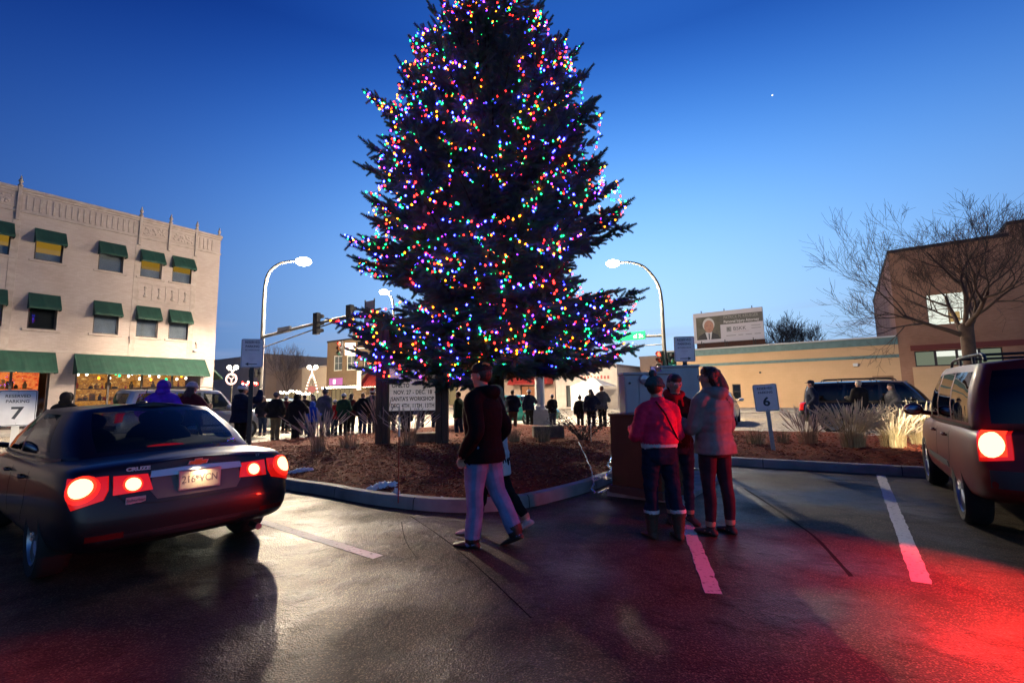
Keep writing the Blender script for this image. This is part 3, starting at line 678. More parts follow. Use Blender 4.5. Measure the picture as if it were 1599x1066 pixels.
b = MB(); b.b2(8, 8.5, 1, 5, 10.4, 11.9); b.b2(6.2, 13.5, .0, 16, 10.402, 11.7); b.build('roof_storey', brown2, tb)
o = light_line('string_lights', 'row of warm bulbs along the canopy of the far brown store', [(-.2 + k, -.7, 3.15) for k in range(15)], 34, ['white'], .11, jit=.02); o.matrix_world = Matrix.Translation(tb.location) @ Matrix.Rotation(RZ, 4, 'Z')
red_cloth = mat('red_awning_canvas', (.30, .02, .015), .6, (.22, .015, .012), 2)
rs = row_block('awning_store', 'far tan storefront with red awnings behind the letter board', -55.4, -40, 6.3, tanb, 16, [(.8, 5, .4, 2.9), (7, 13, .4, 2.9)])
awning(rs, -3.9, -.2, 3.0, 5.2, 1.6, red_cloth); awning(rs, .2, 6.5, 3.2, 5.0, 1.5, red_cloth); awning(rs, 7, 14, 3.2, 5.0, 1.5, red_cloth)
warm_l = glow('lit_store', (1, .62, .25), .8)
window(rs, .8, 5, .4, 2.9, dframe, warm_l, mull=3, rail=False, name='shop_window'); window(rs, 7, 13, .4, 2.9, dframe, warm_l, mull=4, rail=False, name='shop_window')
b = MB(); b.b2(-3.95, -3.0, -1.8, -1.7, 2.6, 5.3); b.build('white_sign', mat('sign_white', (.7, .7, .7), .5), rs)
o = light_line('string_lights', 'row of warm bulbs along the roof edge over the far red awnings', [(k * 1.0, -.2, 5.95) for k in range(15)], 30, ['white'], .10, jit=.02); o.matrix_world = Matrix.Translation(rs.location) @ Matrix.Rotation(RZ, 4, 'Z')
ts = row_block('tan_store', 'far tan store with a red awning just behind the thick grey pole', -39.9, -28.5, 5.4, tanb, 16, [(1.5, 4, .3, 2.7), (7, 9, .2, 2.5)])
awning(ts, 6.2, 11.2, 2.6, 4.3, 1.4, red_cloth); window(ts, 1.5, 4, .3, 2.7, dframe, warm_l, mull=2, rail=False, name='shop_window'); window(ts, 7, 9, .2, 2.5, dframe, glow('lit_orange', (1, .3, .1), 1.2), mull=1, rail=False, name='shop_window')
whs = row_block('white_store', 'far white painted single storey store with lettering under its roof', -28.4, -21.5, 4.1, mat('white_stucco', (.62, .56, .50), .8, (.55, .48, .42), 2), 14, [(1.2, 2.4, .2, 2.4), (3.2, 5.2, .8, 2.2)])
window(whs, 1.2, 2.4, .2, 2.4, dframe, shade, rail=False); window(whs, 3.2, 5.2, .8, 2.2, wf, shade, mull=1)
b = MB(); 
for k in range(9): b.b2(3.0 + k * .36, 3.2 + k * .36, -.03, 0, 2.95, 3.25 + .08 * (k % 3 == 0))
b.build('worn_lettering', mat('faded_red_paint', (.35, .08, .07), .6), whs)
lamp_light('store_flood', 'POINT', whs, (4, -1.6, 3.6), 180, (1, .75, .5), .1)
gb = row_block('flat_roof_store', 'far tan flat roofed building with a blue lit upper window', -20.6, -17.25, 5.0, tanb, 14, [(1, 2.2, 3.0, 4.2)], y=4)
window(gb, 1, 2.2, 3.0, 4.2, dframe, glow('lit_violet', (.5, .4, 1), .7), mull=1, rail=False)
b = MB(); b.b2(2.4, 3.3, -.5, 1.5, 3.4, 4.9); b.build('sign_box', mat('sign_grey', (.33, .36, .4), .5), gb)
wt = thing('white_tent', 'bright lit white tent stall far behind the shrub', 'tent', P0 + V * 24.5 - U * 4 + Vector((0, 0, .008)), RZ)
b = MB(); b.b2(0, 3.2, 0, .05, 0, 2.2); b.b2(0, .05, .05, 3, 0, 2.2); b.build('side_wall', mat('tent_cloth', (.8, .78, .74), .7, bump=.3, bscale=3), wt)
b = MB(); b.add([(-.1, -.1, 2.2), (3.3, -.1, 2.2), (3.3, 3.1, 2.2), (-.1, 3.1, 2.2), (1.6, 1.5, 3.1)], [(0, 1, 4), (1, 2, 4), (2, 3, 4), (3, 0, 4)]); b.build('roof', MATS['tent_cloth'], wt)
lamp_light('tent_light', 'POINT', wt, (1.6, -1.5, 2.4), 260, (1, .85, .65), .1)
# left of the junction, far
a_ = row_block('tan_hall', 'far tan building beyond the corner building with a stepped roof', -109, -87.5, 9.4, tanb, 20, [(2, 4, 1, 3)]); window(a_, 2, 4, 1, 3, dframe, warm_l)
l1 = row_block('low_store', 'far low tan brick store right of the stepped roof', -87.4, -77.8, 6.5, tanb, 16, [(2, 6, .5, 2.8)], y=2); window(l1, 2, 6, .5, 2.8, dframe, warm_l, mull=2)
l2 = row_block('low_store', 'far low pale store beside the brown brick store', -76.0, -69.3, 6.4, brick('pale_tan_brick', (.5, .4, .3), (.46, .36, .27), (.42, .34, .28)), 16, [(1, 5.5, .5, 2.8)]); window(l2, 1, 5.5, .5, 2.8, dframe, glow('lit_store_bright', (1, .72, .35), 1.6), mull=3, rail=False, name='shop_window')
for nm, lb, pts, n, r in (('string_lights', 'red and white bulbs strung along the street beyond the silver pickup', [px(378 + k * 3, 598 + 2 * sin(k), 62) for k in range(11)], 22, .12), ('string_lights', 'warm bulbs strung low across the far street left of the junction', [px(436 + k * 6, 611 + 1.5 * sin(k * 1.2) + k * .3, 66) for k in range(9)], 26, .1)):
    light_line(nm, lb, pts, n, ['red', 'white', 'red'] if 'red' in lb else ['white'], r, jit=.12)
# the evening planet, high on the right
q = px(1206, 149, 1500); b = MB(); b.sphere((0, 0, 0), 2.2, n=10, m=8); tag(b.build('evening_star', glow('planet_light', (1, 1, .95), 3), smooth=180, loc=q), 'single tiny bright planet high in the sky right of the tree', 'star')
# ------------------------------------------------------------------ street lamps, signals, signs
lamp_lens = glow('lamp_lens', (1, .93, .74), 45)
steel = mat('pole_steel', (.11, .105, .10), .7, (.085, .08, .078), 3)
WARM = (1.0, .80, .56)
def curve(pts, n=6):
    """Catmull-Rom through the points"""
    P = [Vector(p) for p in pts]; P = [P[0] * 2 - P[1]] + P + [P[-1] * 2 - P[-2]]; o = []
    for i in range(1, len(P) - 2):
        a, b, c, d = P[i - 1:i + 3]
        for k in range(n):
            t = k / n; o.append(((b * 2) + (c - a) * t + (a * 2 - b * 5 + c * 4 - d) * t * t + (b * 3 - a - c * 3 + d) * t ** 3) * .5)
    return o + [P[-2]]
def luminaire(parent, p, d, power, glare=.2, down=17000):
    d = d.normalized(); M = Matrix((d, Vector((-d.y, d.x, 0)), Vector((0, 0, 1)))).transposed()
    b = MB(); rr = []
    for x, w, h in ((-.42, .05, .05), (-.3, .09, .07), (-.1, .15, .1), (.12, .17, .11), (.28, .14, .09), (.36, .05, .04)):
        rr.append([p + M @ Vector((x, w * cos(a), .06 + h * sin(a) * (1 if sin(a) > 0 else .35))) for a in [2 * pi * j / 12 for j in range(12)]])
    b.loft(rr); o = b.build('luminaire', steel, parent, smooth=50)
    b = MB(); b.sphere(p + M @ Vector((.08, 0, -.0)), glare, n=16, m=10, sc=(1.15, .85, .62)); b.build('lens', lamp_lens, o, smooth=180)  # glowing lens made oversize, its shape standing in for the lamp's glare
    lamp_light('street_light', 'POINT', o, p + Vector((0, 0, -.3)), power, WARM, .3)
    lamp_light('downlight', 'SPOT', o, p + Vector((0, 0, -.32)), down, WARM, .2, (0, 0, 0), R(164), .25)
def head(parent, p, face, lit=None, n=3, w=.34):
    """traffic signal head: box, hoods, lenses"""
    face = face.normalized(); M = Matrix((Vector((-face.y, face.x, 0)), face, Vector((0, 0, 1)))).transposed(); b = MB(); h = .35 * n
    b.box(p, (w, .2, h), M=M)
    for k in range(n):
        c = p + Vector((0, 0, h / 2 - .175 - .35 * k)) + face * .1
        ring = lambda q, r, a0=0: [c + face * q + M @ Vector((r * cos(a), 0, r * sin(a))) for a in [a0 + (2 * pi) * j / 14 for j in range(14)]]
        arc = lambda q, r, qq: [c + face * (q if sin(a) > -.6 else qq) + M @ Vector((r * cos(a), 0, r * sin(a))) for a in [pi / 2 + 2 * pi * j / 14 for j in range(14)]]
        b.loft([arc(0, .15, 0), arc(.22, .15, .05), arc(.22, .14, .05), arc(0, .14, 0)], cap=False)
    o = b.build('signal_head', black, parent)
    cols = {'red': (1, .06, .03), 'amber': (1, .4, .02), 'green': (.1, 1, .6)}
    for k, nm in enumerate(('red', 'amber', 'green')[:n] if n == 3 else ('red',)):
        b = MB(); c = p + Vector((0, 0, h / 2 - .175 - .35 * k)) + face * .105
        b.loft([[c + face * q + M @ Vector((r * cos(a), 0, r * sin(a))) for a in [2 * pi * j / 12 for j in range(12)]] for q, r in ((0, .13), (.03, .09), (.04, .01))])
        on = lit and nm == lit; l = b.build('lens', glow('lit_%s_signal' % nm, cols[nm], 9) if on else mat('unlit_%s_lens' % nm, tuple(.08 * q + .01 for q in cols[nm]), .3), o)
    if lit: lamp_light('signal_light', 'POINT', o, p + face * .5, 9, cols[lit], .08)
    return o
PWL, PWR, PWC = 6200, 4200, 6000
# left pole: bent lamp arm, mast arm with signals over the junction
pb = Vector((-13.8, 26, .13)); lp = thing('signal_pole', 'pale bent lamp pole with a long mast arm of signals, left of the tree', 'street lamp', pb)
top = [(0, 0, .3), (0, 0, 3), (0, 0, 5.5), (.02, 0, 7.5), (.22, 0, 8.4), (.75, 0, 8.88), (1.35, 0, 9.02), (1.75, 0, 9.04)]
b = MB(); cv_ = curve(top, 5); b.tube(cv_, [.125 - .07 * i / len(cv_) for i in range(len(cv_))], 12); b.build('pole', steel, lp, smooth=60)
b = MB(); b.lathe([(.0, 0), (.22, 0), (.22, .04), (.16, .05), (.15, .35), (.11, .37), (0, .37)], n=12); b.build('base', steel, lp, smooth=40)
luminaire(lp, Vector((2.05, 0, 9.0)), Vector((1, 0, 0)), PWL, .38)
e = -V; b = MB(); b.tube([Vector((0, 0, 4.75)), e * 4 + Vector((0, 0, 4.95)), e * 9.9 + Vector((0, 0, 5.15))], [.085, .075, .05], 10); b.tube([Vector((0, 0, 4.15)), e * 3.5 + Vector((0, 0, 4.55)), e * 7.6 + Vector((0, 0, 5.03))], .035, 8); b.build('mast_arm', steel, lp, smooth=60)
head(lp, e * 5.3 + Vector((0, 0, 4.95)) - U * .12, U, None); head(lp, e * 7.9 + Vector((0, 0, 5.02)) - U * .12, U, None)
b = MB(); b.box(e * 9.05 + Vector((0, 0, 5.1)) + U * .1, (.62, .02, 1.05), rz=RZ); b.build('sign_back', mat('sign_back_metal', (.35, .3, .3), .5), lp)
b = MB()
for s_ in (-.32, .32): b.box(e * 9.05 + e * s_ + Vector((0, 0, 5.1)) + U * .08, (.05, .03, 1.2), rz=RZ)
b.build('sign_rails', steel, lp)
b = MB(); b.box(e * 2.2 + Vector((0, 0, 4.95)) - U * .0, (1.2, .1, .3), rz=RZ); b.build('street_name_plate', mat('plate_back', (.45, .4, .36), .5), lp)
b = MB(); b.box((-.3, -.2, 2.75), (.36, .3, .42)); b.box((-.1, -.1, 2.75), (.3, .06, .06)); ph = b.build('pedestrian_signal', black, lp)
b = MB(); b.box((-.3, -.355, 2.75), (.2, .012, .3)); b.build('lens', glow('lit_hand_signal', (1, .16, .03), 9), ph)
# right pole: bent lamp arm, street name plate, two signal heads
pr = Vector((9.02, 28, .13)); rp = thing('signal_pole', 'pale bent lamp pole with a green street name plate, right of the tree', 'street lamp', pr)
top = [(0, 0, .3), (0, 0, 3), (0, 0, 5.2), (-.02, 0, 7.0), (-.25, 0, 8.0), (-.95, 0, 8.9), (-1.75, 0, 9.2), (-2.4, 0, 9.2)]
b = MB(); cv_ = curve(top, 5); b.tube(cv_, [.135 - .08 * i / len(cv_) for i in range(len(cv_))], 12); b.build('pole', steel, rp, smooth=60)
b = MB(); b.lathe([(.0, 0), (.22, 0), (.22, .04), (.16, .05), (.15, .35), (.11, .37), (0, .37)], n=12); b.build('base', steel, rp, smooth=40)
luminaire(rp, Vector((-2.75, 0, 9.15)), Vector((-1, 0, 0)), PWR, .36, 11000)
b = MB(); b.tube([Vector((0, 0, 4.72)), V * 4.6 + Vector((0, 0, 4.9))], [.085, .06], 10); b.tube([Vector((0, 0, 4.18)), V * 3.4 + Vector((0, 0, 4.26))], .03, 8); b.build('mast_arm', steel, rp, smooth=60)
sgn = MB(); sgn.box(V * 2.05 + Vector((0, 0, 4.83)) - U * .12, (2.0, .03, .5), rz=RZ); sg = sgn.build('street_name_plate', mat('sign_green', (.0, .20, .10), .4), rp)
text('el St', .36, mat('sign_white', (.7, .7, .7), .5), sg, tuple(V * 1.5 + Vector((0, 0, 4.80)) - U * .145), (R(90), 0, RZ), bold=.008, sx=.95)
head(rp, Vector((-.28, -.1, 3.25)), Vector((-.7, -.7, 0)), 'red'); head(rp, Vector((.36, -.12, 3.15)), Vector((.1, -1, 0)), 'green', w=.5)
# far pole across the junction, hidden in part by the boughs
fp = thing('signal_pole', 'far lamp pole glaring through the left edge of the lit tree', 'street lamp', (-8.6, 34, .01))
top = [(0, 0, .0), (0, 0, 3), (0, 0, 6), (0, 0, 7.8), (-.1, 0, 8.6), (-.35, 0, 8.95)]
b = MB(); cv_ = curve(top, 5); b.tube(cv_, [.12 - .06 * i / len(cv_) for i in range(len(cv_))], 10); b.build('pole', steel, fp, smooth=60)
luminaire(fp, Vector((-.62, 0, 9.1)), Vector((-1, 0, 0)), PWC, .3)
b = MB(); b.tube([Vector((0, 0, 4.9)), Vector((-2.9, 0, 5.0))], [.08, .05], 8); b.build('mast_arm', steel, fp, smooth=60)
head(fp, Vector((-3.75, -.1, 5.0)), Vector((-.25, -1, 0)), 'red')
b = MB(); b.box((-3.05, -.12, 4.95), (.72, .03, .9)); so = b.build('lane_sign', mat('sign_white', (.7, .7, .7), .5), fp)
for k in range(4): b = MB(); b.box((-3.05, -.14, 5.2 - k * .16), (.5, .004, .05)); b.build('lettering', mat('faded_red_paint', (.35, .08, .07), .6), so)
# thick grey pole on a square concrete foot
gp_ = thing('grey_pole', 'thick grey pole on a square concrete foot behind the tree', 'pole', (1.15, 20.4, .02))
b = MB(); b.b2(-.38, .38, -.38, .38, 0, .82); b.build('foot', mat('grey_foot', (.40, .41, .43), .8, (.32, .33, .35), 4), gp_, bevel=.02)
b = MB(); b.lathe([(.0, .82), (.27, .82), (.26, .95), (.21, 1.0), (.15, 8.0), (0, 8.0)], n=8); b.build('shaft', mat('grey_pole_paint', (.42, .43, .45), .5), gp_, smooth=30)
# far twin globe lamp posts with lit wreaths
def globe_post(p, label, deco):
    t = thing('globe_lamp', label, 'street lamp', p); b = MB(); b.tube([(0, 0, 0), (0, 0, .8), (0, 0, 5.0)], [.16, .09, .06], 8); b.tube([(-.42, 0, 5.0), (.42, 0, 5.0)], .04, 6); b.build('post', darkmetal, t)
    for x in (-.42, .42):
        b = MB(); b.sphere((x, 0, 5.32), .27, n=14, m=10); b.build('globe', glow('lit_globe', (1, .92, .72), 9), t, smooth=180)
    lamp_light('globe_light', 'POINT', t, (0, -.5, 5.3), 13000, (1, .8, .52), .25)
    if deco == 'wreath':
        b = MB(); n = 22
        for k in range(n): a = 2 * pi * k / n; b.sphere((.05 + .62 * cos(a), -.25, 3.9 + .62 * sin(a)), .12, n=6, m=4)
        for k in range(3): a = 2.1 * k + .5; b.tube([(.05, -.25, 3.9), (.05 + .4 * cos(a), -.25, 3.9 + .4 * sin(a))], .05, 5)
        b.build('lit_wreath', glow('lit_pink_white', (1, .62, .5), 3.2), t)
    else:
        b = MB()
        for k in range(16): a = k / 15; x = -.75 + 1.5 * a; b.sphere((x + .1, -.3, 2.2 + 2.2 * (1 - abs(2 * a - 1) ** 1.5)), .13, n=6, m=4)
        b.build('lit_wreath', glow('lit_pink_white', (1, .62, .5), 3.2), t)
        b = MB(); b.sphere((.1, -.3, 2.5), .5, n=10, m=8, sc=(1, .3, .9)); b.build('lit_bow', glow('lit_rose', (.8, .25, .2), .8), t)
    return t
q = px(363, 582, 58); globe_post((q.x, q.y, .14), 'far twin globe lamp post with a round lit wreath', 'wreath')
q = px(488, 574, 60); globe_post((q.x, q.y, .14), 'far twin globe lamp post with a lit arch and bow', 'arch')

# ---- parking signs
plate_w = mat('sign_plate_white', (.80, .79, .80), .45, (.70, .69, .7), 6)
ink_green = mat('ink_dark', (.03, .035, .05), .6)
def rounded(w, h, r, n=5):
    o = []
    for cx, cz, a in ((w / 2 - r, h / 2 - r, 0), (-w / 2 + r, h / 2 - r, pi / 2), (-w / 2 + r, -h / 2 + r, pi), (w / 2 - r, -h / 2 + r, 1.5 * pi)): o += [(cx + r * cos(a + pi / 2 * k / n), cz + r * sin(a + pi / 2 * k / n)) for k in range(n + 1)]
    return o
XZ = Matrix(((1, 0, 0), (0, 0, -1), (0, 1, 0)))
def sign(label, base, rz, w, h, zc, lines, post='u', arrow=0, edge=True, tilt=0.0):
    t = thing('parking_sign', label, 'sign', base, rz); t.rotation_euler[1] = tilt; b = MB(); zt = zc + h / 2 - .06
    if post == 'u':
        for x, dy in ((-.028, 0), (.028, 0)): b.b2(x - .01, x + .01, -.006, .03, -.3, zt)
        b.b2(-.02, .02, .022, .03, -.3, zt); pm = galv
    else: b.b2(-.045, .045, .0, .06, -.3, zt); pm = darkmetal if post == 'dark' else mat('white_post', (.6, .58, .54), .5)
    b.build('post', pm, t)
    b = MB(); b.prism(rounded(w, h, .035), .012, .016, M=XZ, o=(0, 0, zc)); p = b.build('plate', plate_w, t)
    if edge:
        b = MB(); a_, c_ = rounded(w - .02, h - .02, .03), rounded(w - .036, h - .036, .025); n = len(a_)
        b.add([(x, -.0175, zc + z) for x, z in a_ + c_], [(i, (i + 1) % n, n + (i + 1) % n, n + i) for i in range(n)]); b.build('border', ink_green, p)
    for body, size, z, sx, bold in lines: text(body, size, ink_green, p, (0, -.0185, zc + z), sx=sx, bold=bold, ext=.0008)
    if arrow:
        b = MB(); z = zc - h * .38; s = arrow; b.b2(-.11, .11, -.019, -.0165, z - .008, z + .008); b.add([(s * .14, -.019, z), (s * .07, -.019, z + .035), (s * .07, -.019, z - .035)], [(0, 1, 2)]); b.build('arrow', ink_green, p)
    b = MB()
    for z in (h * .43, -h * .43): b.lathe([(0, 0), (.009, 0), (.008, .004), (0, .005)], (0, -.0165, zc + z), n=8, axis=(0, -1, 0))
    b.build('bolts', galv, p)
    return t
res = lambda s: [('RESERVED', .068 * s, .19 * s, .95, .001), ('PARKING', .068 * s, .105 * s, .95, .001)]
sign('white RESERVED PARKING 7 sign beside the dark car', (-8.05, 7.75, .14), R(46), .45, .58, 1.22, res(1) + [('7', .27, -.09, 1.1, .006)], 'white')
p6 = gp(1207, 697, .3); sign('white RESERVED PARKING 6 sign on the mulch strip', (p6.x, p6.y, .3), R(-28), .45, .56, 1.0, res(1) + [('6', .25, -.09, 1.1, .006)], tilt=-.06)
between = [('RESERVED', .078, .21, .9, .001), ('PARKING', .078, .115, .9, .001), ('BETWEEN SIGNS', .046, .03, .88, 0), ('- -- -- - --', .04, -.045, .9, 0)]
q = px(391, 620, 10.9); sign('tall RESERVED PARKING sign with an arrow pointing left', (q.x, q.y, .13), R(14), .47, .66, 2.37, [(a, s, z + .04, x, b_) for a, s, z, x, b_ in between], 'dark', -1)
q = px(1073, 620, 10.9); sign('tall RESERVED PARKING sign with an arrow pointing right', (q.x, q.y, .13), R(-8), .46, .58, 2.30, between, 'dark', 1)
# ---- timber letter board
mbx, mby = -2.4, 11.5; bz = bed_z(mbx, mby)
ms = thing('letter_board', 'timber framed letter board sign listing Santa workshop dates under the lit tree', 'sign', (mbx, mby, bz), R(2))
for x in (-.72, .69):
    b = MB(); b.b2(x - .15, x - .005, -.13, .13, -.3, 2.95); b.b2(x + .005, x + .15, -.13, .13, -.3, 2.95); b.build('post', timber, ms, bevel=.008)
zb = .80
for q in ((-.6, .57, -.06, .06, zb - .1, zb), (-.6, .57, -.06, .06, zb + 1.15, zb + 1.27), (-.9, .88, -.2, .2, 2.95, 3.02)):
    b = MB(); b.b2(*q); b.build('rail', timber, ms, bevel=.006)
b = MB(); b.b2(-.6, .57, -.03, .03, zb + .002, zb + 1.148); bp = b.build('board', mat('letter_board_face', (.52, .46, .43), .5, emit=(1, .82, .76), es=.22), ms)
b = MB()
for k in range(1, 8): b.b2(-.6, .57, -.034, -.03, zb + .16 * k - .005, zb + .16 * k + .001)
b.build('letter_track', mat('clear_track', (.4, .36, .34), .3), bp)
bl_ = mat('board_letters', (.02, .015, .015), .6)
for body, k, sx in (('OPELTO', 4, .8), ('NOV. 27 - DEC. 18', 3, .8), ("SANTA'S WORKSHOP", 2, .74), ('DEC  4TH  11TH  13TH', 1, .72)):
    text(body, .135, bl_, bp, (-.3 if k == 4 else -.01, -.038, zb - .045 + .16 * k), sx=sx, bold=.003, ext=.001, space=1.06)
# ---- brown box, grey cabinets
tag(slab('concrete_pad', [Vector(q) for q in ((1.3, 6.9, 0), (2.15, 6.28, 0), (3.6, 8.2, 0), (2.6, 9.2, 0))], -.02, .06, concrete), kind='structure')
bx = thing('brown_box', 'brown wooden utility box standing on the concrete pad beside the women', 'utility box', (1.37, 6.85, .06), R(-48))
b = MB(); b.b2(0, .78, .01, .56, .1, 1.05); b.build('case', mat('brown_box_paint', (.13, .062, .022), .6, (.085, .04, .016), 3, mapscale=(1, 1, .4), bump=.1), bx, bevel=.006)
b = MB(); b.b2(-.03, .81, -.03, .6, 0, .1); b.build('plinth', mat('box_plinth', (.09, .055, .04), .7), bx, bevel=.01)
b = MB(); b.b2(-.015, .795, -.01, .575, 1.052, 1.085); b.build('lid', MATS['brown_box_paint'], bx, bevel=.006)
b = MB(); b.b2(-.06, -.003, .1, .2, .42, .6); b.build('outlet', black, bx, bevel=.005)
grey = mat('cabinet_grey_paint', (.43, .43, .45), .45, (.36, .355, .37), 2.5, bump=.05)
def cabinet(label, x0, x1, Y, zt, rz, dep, panels):
    a = px(x0, 600, Y); c = px(x1, 600, Y); W_ = (c - a).length; t = thing('electrical_cabinet', label, 'electrical cabinet', (a.x, a.y, .06), rz)
    b = MB(); b.b2(0, W_, 0, dep, .0, zt - .06); b.build('case', grey, t, bevel=.012)
    b = MB(); b.b2(-.02, W_ + .02, -.03, dep + .02, zt - .058, zt - .02); b.build('roof', grey, t, bevel=.008)
    for p, q in panels:
        b = MB(); b.b2(p * W_, q * W_, -.016, -.001, .12, zt - .12); d = b.build('door', grey, t, bevel=.005)
        b = MB(); b.lathe([(0, 0), (.018, 0), (.018, .03), (0, .03)], (p * W_ + .06, -.016, zt - .2), n=10, axis=(0, -1, 0)); b.build('lock', darkmetal, d)
    return t, W_
c1, W1 = cabinet('low grey electrical cabinet with a round meter behind the brown box', 975, 1046, 8.0, 1.74, R(-2), .5, [(.03, .29), (.32, .97)])
b = MB(); b.lathe([(0, 0), (.085, 0), (.085, .03), (.07, .07), (.0, .085)], (.36 * W1 + .05, -.017, 1.6), n=18, axis=(0, -1, 0)); b.build('meter', mat('meter_glass', (.35, .36, .42), .15, metal=.4), c1, smooth=50)
c2, W2 = cabinet('taller grey electrical cabinet under the right arrow sign', 1034, 1092, 8.9, 1.9, R(-2), .45, [(.04, .96)])
# ---- stakes, cord
def stake(x, y, h, label, m1, m2):
    t = thing('marker_stake', label, 'stake', (x, y, bed_z(x, y))); b = MB(); b.tube([(0, 0, -.1), (.004, 0, h * .75)], .007, 6); b.build('rod', m1, t); b = MB(); b.tube([(.004, 0, h * .75), (.006, 0, h)], .012, 6); b.build('reflector', m2, t)
q = gp(622, 762, .27); stake(q.x, q.y, .98, 'thin red snow stake beside the snow patch', mat('red_rod', (.35, .03, .015), .5), mat('white_reflector', (.6, .6, .6), .3))
q = gp(923, 688, .34); stake(q.x, q.y, .42, 'short pale stake in front of the leafy shrub', mat('pale_rod', (.45, .4, .36), .5), MATS['white_reflector'])
def tinsel(name, label, pts, r, m):
    c_ = curve(pts, 14); b = MB(); b.tube([p + Vector((rnd.uniform(-1, 1), rnd.uniform(-1, 1), rnd.uniform(-.4, .8))) * r * 1.2 for p in c_], [r * rnd.uniform(.6, 1.3) for _ in c_], 6); tag(b.build(name, m, smooth=60), label, 'cord')
def on(x, y, z=.0): q = gp(x, y, .3); return Vector((q.x, q.y, max(bed_z(q.x, q.y), .16) + .02 + z))
tinsel('tinsel_cord', 'silver tinsel cord curling over the kerb beside the brown box', [on(958, 708, .05), on(949, 718, .02), on(955, 729, .05), on(944, 738, .01), on(953, 744, .03), Vector((1.22, 7.3, .17)), Vector((1.13, 7.0, .03)), Vector((1.35, 6.9, .07))], .014, mat('silver_tinsel', (.7, .7, .75), .2, metal=.9))
tinsel('power_cord', 'pale power cord lying across the mulch to the box', [on(903, 692), on(910, 705, .03), on(918, 716), on(924, 727, .02), on(926, 738), on(938, 741, .02)], .009, mat('pale_cord', (.5, .47, .47), .5))
# ------------------------------------------------------------------ the lit spruce
def fast_mesh(name, vs, tris, mats, mi=None, parent=None):
    me = bpy.data.meshes.new(name); nv, nf = len(vs), len(tris)
    me.vertices.add(nv); me.vertices.foreach_set('co', np.asarray(vs, np.float32).ravel())
    me.loops.add(nf * 3); me.loops.foreach_set('vertex_index', np.asarray(tris, np.int32).ravel())
    me.polygons.add(nf); me.polygons.foreach_set('loop_start', np.arange(0, nf * 3, 3, dtype=np.int32)); me.polygons.foreach_set('loop_total', np.full(nf, 3, np.int32))
    for m in mats: me.materials.append(m)
    if mi is not None: me.polygons.foreach_set('material_index', np.asarray(mi, np.int32))
    me.update(); me.validate(); return obj_from(name, me, parent)
TX, TY = -.52, 13.0
PR = [(0, 3.2), (1.5, 3.5), (2.2, 3.6), (3.4, 3.75), (4.4, 3.8), (5.3, 3.6), (7, 3.3), (8.4, 3.1), (10, 2.6), (11.8, 1.8), (13.2, 1.0), (14.4, .5), (15.6, .1)]
def Rz(z):
    for (a, ra), (b, rb) in zip(PR, PR[1:]):
        if a <= z <= b: return ra + (rb - ra) * (z - a) / (b - a)
    return .1
tz = .25
spruce = thing('spruce_tree', 'huge spruce covered in coloured lights in the middle of the mulch bed', 'tree', (TX, TY, tz))
b = MB(); b.tube([(0, 0, -.3), (.02, 0, 0), (.04, .02, 2), (0, 0, 5), (.03, 0, 9), (0, .02, 13), (0, 0, 15.3)], [.36, .29, .24, .19, .13, .06, .015], 12)
b.build('trunk', mat('spruce_bark', (.075, .05, .04), .95, (.04, .028, .022), 7, mapscale=(3, 3, .7), bump=.8, bscale=25, dist=.03), spruce, smooth=60)
nr = np.random.default_rng(11)
def brush(nseg, planes, w, seed):
    g = np.random.default_rng(seed); v = []; f = []
    for p in range(planes):
        a = pi * p / planes + .4; cy, cz = cos(a), sin(a)
        for k in range(nseg):
            x0 = (k + .1) / nseg
            for s in (-1, 1):
                ww = w * (1 - .55 * x0) * g.uniform(.75, 1.25) * s; x1 = x0 + .9 / nseg + .07; i = len(v)
                v += [(x0, 0, 0), (min(x0 + 1.15 / nseg, 1), 0, 0), (x1, ww * cy, ww * cz)]; f.append((i, i + 1, i + 2))
    i = len(v); v += [(.93, .012, 0), (.93, -.012, 0), (1.12, 0, 0)]; f.append((i, i + 1, i + 2))
    return np.array(v), np.array(f)
BR = [brush(9, 3, .088, k) for k in range(5)]
CV = []; CF = []; CM = []; nv = 0; TIPS = []; WOOD = MB()
def put(base, d, up, L_, k, mi, ws=1.0):
    global nv
    v, f = BR[k]; d = d / np.linalg.norm(d); y = np.cross(up, d); y /= np.linalg.norm(y) + 1e-9; z = np.cross(d, y); s = ws * min(1.0, .5 + L_)
    P = base + v[:, :1] * L_ * d + v[:, 1:2] * y * s + v[:, 2:3] * z * s
    CV.append(P); CF.append(f + nv); CM.append(np.full(len(f), mi)); nv += len(P)
LAMPS = [(Vector((6.27, 28, 9.3)), .055), (Vector((-9.2, 34, 9.15)), .04)]
def blocks(th, R_, z):
    """the real tree has gaps where two lamps behind it shine through"""
    for f in (.6, .8, 1.0, 1.1):
        p = Vector((TX + cos(th) * R_ * f, TY + sin(th) * R_ * f, tz + z)) - Vector((0, 0, HC)); p.normalize()
        for l, a in LAMPS:
            if p.angle((l - Vector((0, 0, HC))).normalized()) < a: return True
    return False
